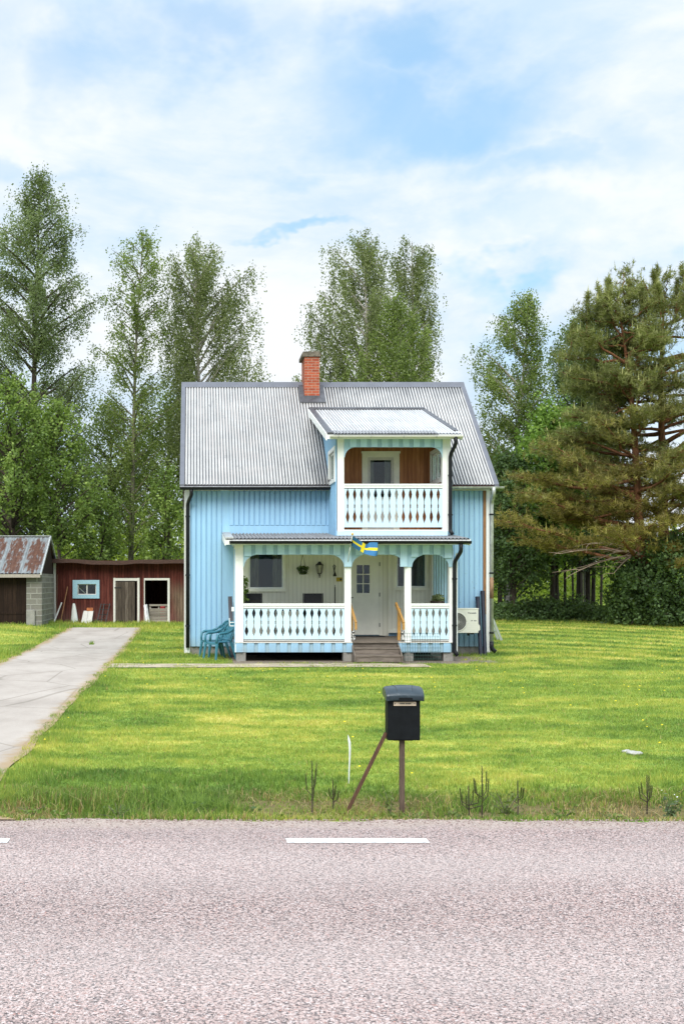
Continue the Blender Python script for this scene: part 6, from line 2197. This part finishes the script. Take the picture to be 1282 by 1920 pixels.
pine('tallest pine, its bare red trunk showing high above the glossy shrub', 45.5, 1240, [(535, 1225, 1275), (565, 1196, 1320), (610, 1155, 1370), (660, 1125, 1400), (740, 1110, 1420), (820, 1090, 1420), (900, 1070, 1420), (980, 1060, 1410), (1030, 1090, 1390)],
     71, 84, 16, 1247, .26, .18, [(1247, 492, 2.0), (1222, 512, 1.6), (1270, 500, 1.8), (1200, 555, 1.2), (1262, 530, 1.3), (1235, 520, 1.4)])
pine('shorter spreading pine with long browning lower boughs reaching towards the house', 44.5, 1208, [(555, 1140, 1176), (590, 1095, 1205), (640, 1074, 1220), (700, 1066, 1240), (760, 1088, 1250), (825, 1098, 1255), (858, 985, 1260), (895, 962, 1260), (950, 970, 1260), (1000, 940, 1255), (1040, 918, 1240)],
     72, 90, 16, 1160, .24, .16, [(1158, 512, 2.2), (1120, 535, 1.7), (1136, 526, 1.6), (1100, 555, 1.5), (1178, 530, 1.7), (1192, 545, 1.3), (1088, 600, 1.1)])
# broken dead boughs under the pine
g = np.random.default_rng(5)
acc = Acc()
o3 = np.array(PX(1200, 1040, 44.4))
for (u, v, Y) in ((1050, 1038, 43.2), (1065, 1080, 43.4), (1110, 1020, 43.0), (1150, 1075, 43.0), (1130, 1045, 42.8)):
    q = np.array(PX(u, v, Y)); P = bez(o3, (o3 + q) / 2 + np.array([0, 0, .35]), q, 7); acc.add(tube_np(P, np.linspace(.05, .010, 7), 5))
    for k in range(6):
        p = P[2 + k % 5]; acc.add(tube_np(bez(p, p + np.array([g.normal(-.2, .2), g.normal(0, .3), .05]), p + np.array([g.normal(-.5, .3), g.normal(0, .4), g.normal(-.05, .22)]), 4), np.linspace(.016, .005, 4), 4))
V_, F_ = acc.get()
po = [o for o in bpy.data.objects if o.name.startswith('pine_tree')][-1]
fastmesh('dead_boughs', V_, F_, M['twig'], po, smooth=True)

# ------------------------------------------------------------------ shrubs and undergrowth
def shrub(name, lab, Y, u, rows, leaf, n, size, seed, group=None, cat='shrub'):
    leafy(name, lab, cat, Y, u, rows, leaf, 'bark_dark', 40, 20, 8, size, seed, .9, .1, (.1, .35), .26, .15, .045, group, .3, .15, fill=n)


SG_ = 'dark shrubs under the pines'
shrub('shrub', 'large dark glossy leaved shrub hiding the foot of the tallest pine', 43.6, 1268, [(985, 1240, 1300), (1020, 1205, 1340), (1080, 1190, 1360), (1130, 1185, 1360), (1168, 1190, 1350)], 'leaf_dark', 900, .13, 81, SG_)
shrub('shrub', 'dark glossy leaved shrub between the wood gap and the pine trunks', 44.2, 1190, [(1040, 1170, 1215), (1070, 1150, 1240), (1110, 1140, 1250), (1150, 1140, 1250), (1170, 1145, 1245)], 'leaf_dark', 700, .13, 82, SG_)
for i, (u, v, hw, Y, lab) in enumerate(((955, 1142, 32, 47.8, 'low leafy bush beside the ladder at the lawn edge'), (1008, 1120, 40, 48.3, 'broad low bush under the tips of the pine boughs'), (1062, 1122, 42, 48.0, 'low bush in front of the thin dark stems'), (1120, 1136, 40, 47.6, 'low bush in front of the thick dark stem'), (1170, 1143, 36, 46.9, 'low bush at the foot of the glossy shrub'))):
    shrub('bush', lab, Y, u, [(v, u - hw * .4, u + hw * .4), (v + (1172 - v) * .4, u - hw, u + hw), (1172, u - hw * 1.1, u + hw * 1.1)], 'leaf_dark', 420, .12, 90 + i, 'low bushes at the lawn edge', 'bush')
# continuous undergrowth and the far sunlit wood edge: masses without countable members
g = np.random.default_rng(101)


def mass(name, lab, X0, X1, Y0, Y1, hfun, n, size, leaf):
    X = g.uniform(X0, X1, n); Y = g.uniform(Y0, Y1, n)
    hh = hfun(X, Y)
    C = np.stack([X, Y, H(X, Y) + hh * g.uniform(0, 1, n) ** .8], 1)
    V, Fc, R = leaf_quads(g, C, size)
    o = fastmesh(name, V, Fc, M[leaf], None, {'rnd': R}, loc=((X0 + X1) / 2, (Y0 + Y1) / 2, 0))
    o['kind'] = 'stuff'
    return tag(o, lab, 'undergrowth')


mass('undergrowth', 'dark leafy undergrowth along the lawn edge under the trees', 9.2, 24, 47.6, 52, lambda X, Y: .25 + .75 * vnoise(X * .8, Y * .8, 3), 16000, .15, 'leaf_dark')
mass('undergrowth', 'leafy undergrowth behind the red shed', -14, 3, 52, 57, lambda X, Y: .8 + 2.6 * vnoise(X * .6, Y * .6, 5), 9000, .16, 'leaf_bright')
mass('undergrowth', 'sunlit scrub in the clearing beyond the dark stems', 8, 32, 62, 70, lambda X, Y: .5 + 3.4 * vnoise(X * .5, Y * .5, 15), 16000, .20, 'leaf_far')
mass('forest_edge', 'sunlit yellow green wood edge far behind the trees', -55, 70, 92, 108, lambda X, Y: 2.0 + 6.5 * vnoise(X * .22, Y * .1, 6) * vnoise(X * .8 + 4, Y * .2, 8) + 1.5, 60000, .55, 'leaf_far')


# ------------------------------------------------------------------ plants in the ditch
def sapling(lab, u, Y, vt, seed, arms, r=1.0):
    g = np.random.default_rng(seed)
    x = XU(u, Y); zb = float(H(x, Y)) - .01; zt = ZV(vt, Y)
    root = thing('pine_sapling', lab, 'sapling', (x, Y, zb), 'pine saplings in the ditch')
    acc = Acc(); hgt = zt - zb
    stem = np.array([[x, Y, zb], [x + .004, Y, zb + hgt * .35], [x, Y, zb + hgt * .7], [x, Y, zt]])
    acc.add(tube_np(stem, np.array([.008, .006, .005, .003]), 5))
    Cs = []; Ds = []
    shoots = [(stem[1], stem[3])]
    for k in range(arms):
        a = k * 2.4 + g.normal(0, .3); f = g.uniform(.28, .5)
        p = stem[0] + (stem[3] - stem[0]) * f
        w = g.uniform(.025, .055) * r
        q = p + np.array([math.cos(a) * w, math.sin(a) * w, hgt * .10]); e = q + np.array([math.cos(a) * .012, math.sin(a) * .012, hgt * g.uniform(.2, .38)])
        acc.add(tube_np(np.array([p, q, e]), np.array([.004, .004, .002]), 4)); shoots.append((q, e))
    for p, e in shoots:
        n = 34; f = np.linspace(0, 1, n)[:, None]
        Cs.append(p + (e - p) * f); Ds.append(np.tile((e - p) / np.linalg.norm(e - p), (n, 1)))
    C = np.concatenate(Cs); D = np.concatenate(Ds)
    V, Fc, R = needle_tufts(g, C, D, 9, .013, .0040)
    V_, F_ = acc.get(); fastmesh('stem', V_, F_, M['bark_dark'], root, smooth=True)
    fastmesh('needles', V, Fc, M['sapling'], root, {'rnd': R})


sapling('tallest thin pine sapling, standing alone before the white stake', 585, 10.35, 1428, 1, 4)
sapling('small pine sapling between the tallest sapling and the mailbox brace', 624, 10.4, 1463, 2, 4, .8)
sapling('pine sapling with several tall candles among yellowish weeds', 903, 10.2, 1438, 3, 5, 1.5)
sapling('bushy low pine sapling between the mailbox and a taller candled sapling', 878, 10.0, 1473, 4, 6, 2.0)
sapling('thin single pine sapling near a yellowish weed', 970, 10.3, 1465, 5, 3)
sapling('dark pine sapling beside the white flowered weed', 1212, 10.4, 1454, 6, 5, 1.2)


def weed(name, lab, u, Y, hgt, seed, leaf, n_st, size, flowers=0, spread=.08):
    g = np.random.default_rng(seed)
    x = XU(u, Y); zb = float(H(x, Y))
    root = thing(name, lab, 'weed', (x, Y, zb), 'leafy weeds in the ditch')
    acc = Acc(); C = []
    for k in range(n_st):
        a = g.uniform(0, 6.28); e = np.array([x + math.cos(a) * spread * g.uniform(.3, 1.2), Y + math.sin(a) * spread * g.uniform(.3, 1.2), zb + hgt * g.uniform(.6, 1.0)])
        P = bez(np.array([x, Y, zb]), np.array([x, Y, zb + hgt * .5]), e, 6); acc.add(tube_np(P, np.linspace(.004, .002, 6), 4))
        for f in np.linspace(.3, 1, 8):
            p = P[min(int(f * 5), 5)]; C.append(p + g.normal(0, 1, 3) * size * .55); C.append(p + g.normal(0, 1, 3) * size * .55)
    V, Fc, R = leaf_quads(g, np.array(C), size, .2)
    V_, F_ = acc.get(); fastmesh('stem', V_, F_, M['bark_grey'], root, smooth=True)
    fastmesh('leaves', V, Fc, M[leaf], root, {'rnd': R})
    if flowers:
        Cf = np.array([[x, Y, zb + hgt]]) + g.normal(0, 1, (flowers, 3)) * np.array([spread, spread, .03])
        V, Fc, R = leaf_quads(g, Cf, .014); fastmesh('flowers', V, Fc, M['white'], root, {'rnd': R})


weed('leafy_weed', 'pale green tall weed between the mailbox post and its brace', 731, 10.1, .24, 1, 'leaf_light', 4, .045)
weed('leafy_weed', 'small bright leafy weed at the foot of the mailbox post', 772, 9.7, .13, 2, 'leaf_bright', 5, .038, 0, .10)
weed('leafy_weed', 'bushy yellowish weed in the ditch beside a thin sapling', 948, 9.75, .30, 3, 'leaf_light', 10, .038, 0, .14)
weed('leafy_weed', 'weed with small white flowers at the ditch edge', 1258, 9.9, .26, 4, 'leaf_teal', 8, .038, 9, .10)
weed('leafy_weed', 'broad leaved weed in the ditch nearest the driveway', 116, 9.5, .12, 5, 'leaf_bright', 5, .05, 0, .08)
weed('leafy_weed', 'dark broad leaved weed midway between driveway and mailbox in the ditch', 388, 9.9, .17, 6, 'leaf_dark', 7, .05, 0, .10)
weed('leafy_weed', 'reddish green weed cluster in the ditch below the lawn bend', 222, 9.9, .17, 7, 'leaf_bright', 8, .035, 0, .20)
weed('leafy_weed', 'low fresh weed at the road edge near the tallest sapling', 535, 9.4, .12, 8, 'leaf_bright', 6, .04, 0, .09)

for i, (u, Y, h_, leaf, lab) in enumerate(((60, 9.7, .13, 'leaf_bright', 'small bright weed close to the driveway mouth'), (300, 9.6, .14, 'leaf_light', 'pale weed in the ditch straw, alone between two darker weeds'), (470, 10.0, .16, 'leaf_dark', 'dark weed in the ditch just before the low fresh weed'), (680, 9.5, .10, 'leaf_bright', 'tiny fresh weed below the middle of the mailbox brace'), (845, 9.6, .16, 'leaf_light', 'pale weed before the bushy low sapling'), (1050, 9.7, .17, 'leaf_bright', 'bright weed among tall ditch grass beyond the yellowish bushy weed'), (1150, 9.6, .15, 'leaf_light', 'pale weed in the ditch before the dark sapling'))):
    weed('leafy_weed', lab, u, Y, h_, 40 + i, leaf, 6, .038, 0, .10)
# ------------------------------------------------------------------ sky, sun, camera
SUN_EL, SUN_AZ = math.radians(42), math.radians(196)      # azimuth clockwise from +y: behind the camera, a little to its left
sdir = Vector((math.sin(SUN_AZ) * math.cos(SUN_EL), math.cos(SUN_AZ) * math.cos(SUN_EL), math.sin(SUN_EL)))
w = bpy.data.worlds.new('World'); scene.world = w; w.use_nodes = True
t = NT(w); t.n.clear()
out = t.node('ShaderNodeOutputWorld')
sky = t.node('ShaderNodeTexSky', sky_type='NISHITA', sun_disc=False, sun_elevation=SUN_EL, sun_rotation=SUN_AZ, altitude=100, air_density=1.0, dust_density=.6, ozone_density=1.5)
dirv = t.node('ShaderNodeTexCoord').outputs['Generated']
d = t.xyz(dirv)
zz = t.math('MAXIMUM', d[2], .03)
pl_ = t.node('ShaderNodeCombineXYZ')
t.set(pl_.inputs[0], t.math('DIVIDE', d[0], t.math('ADD', zz, .18))); t.set(pl_.inputs[1], t.math('DIVIDE', d[1], t.math('ADD', zz, .18))); t.set(pl_.inputs[2], t.math('MULTIPLY', d[2], 3.0))
cl = t.noise(pl_.outputs[0], 1.15, 7, .55, .35)
cl2 = t.noise(t.scl(dirv, (1.0, 1.0, 2.2)), 3.3, 7, .58, .5)
wisp = t.noise(t.scl(dirv, (1.0, 1.0, 2.6)), 9.0, 6, .6, .3)
# openings of blue between the clouds
wn = t.node('ShaderNodeTexNoise', ins={'Vector': t.scl(dirv, (1, 1, 1.6)), 'Scale': 6.0, 'Detail': 5.0, 'Roughness': .6})
wv = t.node('ShaderNodeVectorMath', operation='SUBTRACT'); t.set(wv.inputs[0], wn.outputs['Color']); t.set(wv.inputs[1], (.5, .5, .5))
wd = t.node('ShaderNodeVectorMath', operation='ADD'); t.set(wd.inputs[0], dirv); t.set(wd.inputs[1], t.scl(wv.outputs[0], (.26, .26, .17)))
blue = None
for (u, v, su, sv, amt) in ((730, 125, 190, 80, .78), (800, 225, 280, 80, .78), (560, 305, 140, 40, .45), (330, 85, 180, 80, .65), (110, 110, 160, 90, .5), (480, 60, 150, 60, .35), (1150, 250, 160, 60, .35), (230, 470, 120, 50, .35), (1000, 315, 190, 45, .50), (985, 515, 130, 36, .95), (570, 437, 125, 13, .75), (60, 325, 140, 35, .40), (1240, 470, 90, 60, .40), (920, 640, 160, 70, .40), (1000, 440, 160, 40, .30)):
    c = Vector(((u - CU) / F, 1, -(v - CV) / F)).normalized()
    df = t.node('ShaderNodeVectorMath', operation='SUBTRACT'); t.set(df.inputs[0], wd.outputs[0]); t.set(df.inputs[1], tuple(c))
    ds = t.scl(df.outputs[0], (F / su, F / su, F / sv))
    ln_ = t.node('ShaderNodeVectorMath', operation='LENGTH'); t.set(ln_.inputs[0], ds)
    k = t.math('MULTIPLY', t.smooth(ln_.outputs['Value'], 1.25, .15), amt)
    blue = k if blue is None else t.math('MAXIMUM', blue, k)
rest = t.math('MULTIPLY', t.smooth(cl, .50, .68), .40)
blue = t.math('MAXIMUM', blue, rest)
blue = t.math('MULTIPLY', blue, t.math('ADD', .72, t.math('MULTIPLY', wisp, .5)))
blue = t.math('MINIMUM', blue, 1.0)
CLK = 3.95
shade = t.smooth(t.math('ADD', t.math('MULTIPLY', cl2, .72), t.math('MULTIPLY', wisp, .28)), .38, .62)
cloud = t.mix(shade, (CLK * .63, CLK * .80, CLK * .965), (CLK * .95, CLK * .985, CLK * 1.02))
skyb = t.mix(1.0, sky.outputs[0], (1.0, 1.0, 1.0), 'MULTIPLY')
skyb = t.mix(.65, skyb, (CLK * .27, CLK * .58, CLK * .88))
# brightened above the view for extra fill light, as overcast skies are overhead
colr = t.mix(blue, cloud, skyb)
colr = t.mix(1.0, colr, t.ramp(d[2], [(.0, 1.0), (.44, 1.0), (.60, 1.75), (1.0, 2.3)]), 'MULTIPLY')
bg = t.node('ShaderNodeBackground', ins={'Color': colr, 'Strength': .12})
t.set(out.inputs[0], bg.outputs[0])

su = bpy.data.lights.new('sun', 'SUN'); su.energy = 1.5; su.angle = math.radians(36); su.color = (1.0, .955, .88)
so = bpy.data.objects.new('sun', su); COL.objects.link(so)
so.location = (0, -20, 40); so.rotation_euler = (-sdir).to_track_quat('-Z', 'Y').to_euler()

cam = bpy.data.cameras.new('camera'); co = bpy.data.objects.new('camera', cam); COL.objects.link(co)
cam.sensor_fit = 'VERTICAL'; cam.sensor_height = 36.0; cam.lens = F / 1920 * 36
cam.shift_x = (641 - CU) / 1920; cam.shift_y = (CV - 960) / 1920
co.location = (0, 0, CH); co.rotation_euler = (math.pi / 2, 0, 0)
cam.clip_start = .1; cam.clip_end = 3000
scene.camera = co
scene.view_settings.view_transform = 'Standard'; scene.view_settings.look = 'None'
scene.view_settings.exposure = 1.15; scene.view_settings.gamma = 1.0
scene.cycles.max_bounces = 6; scene.cycles.transparent_max_bounces = 12; scene.cycles.diffuse_bounces = 3; scene.cycles.transmission_bounces = 3
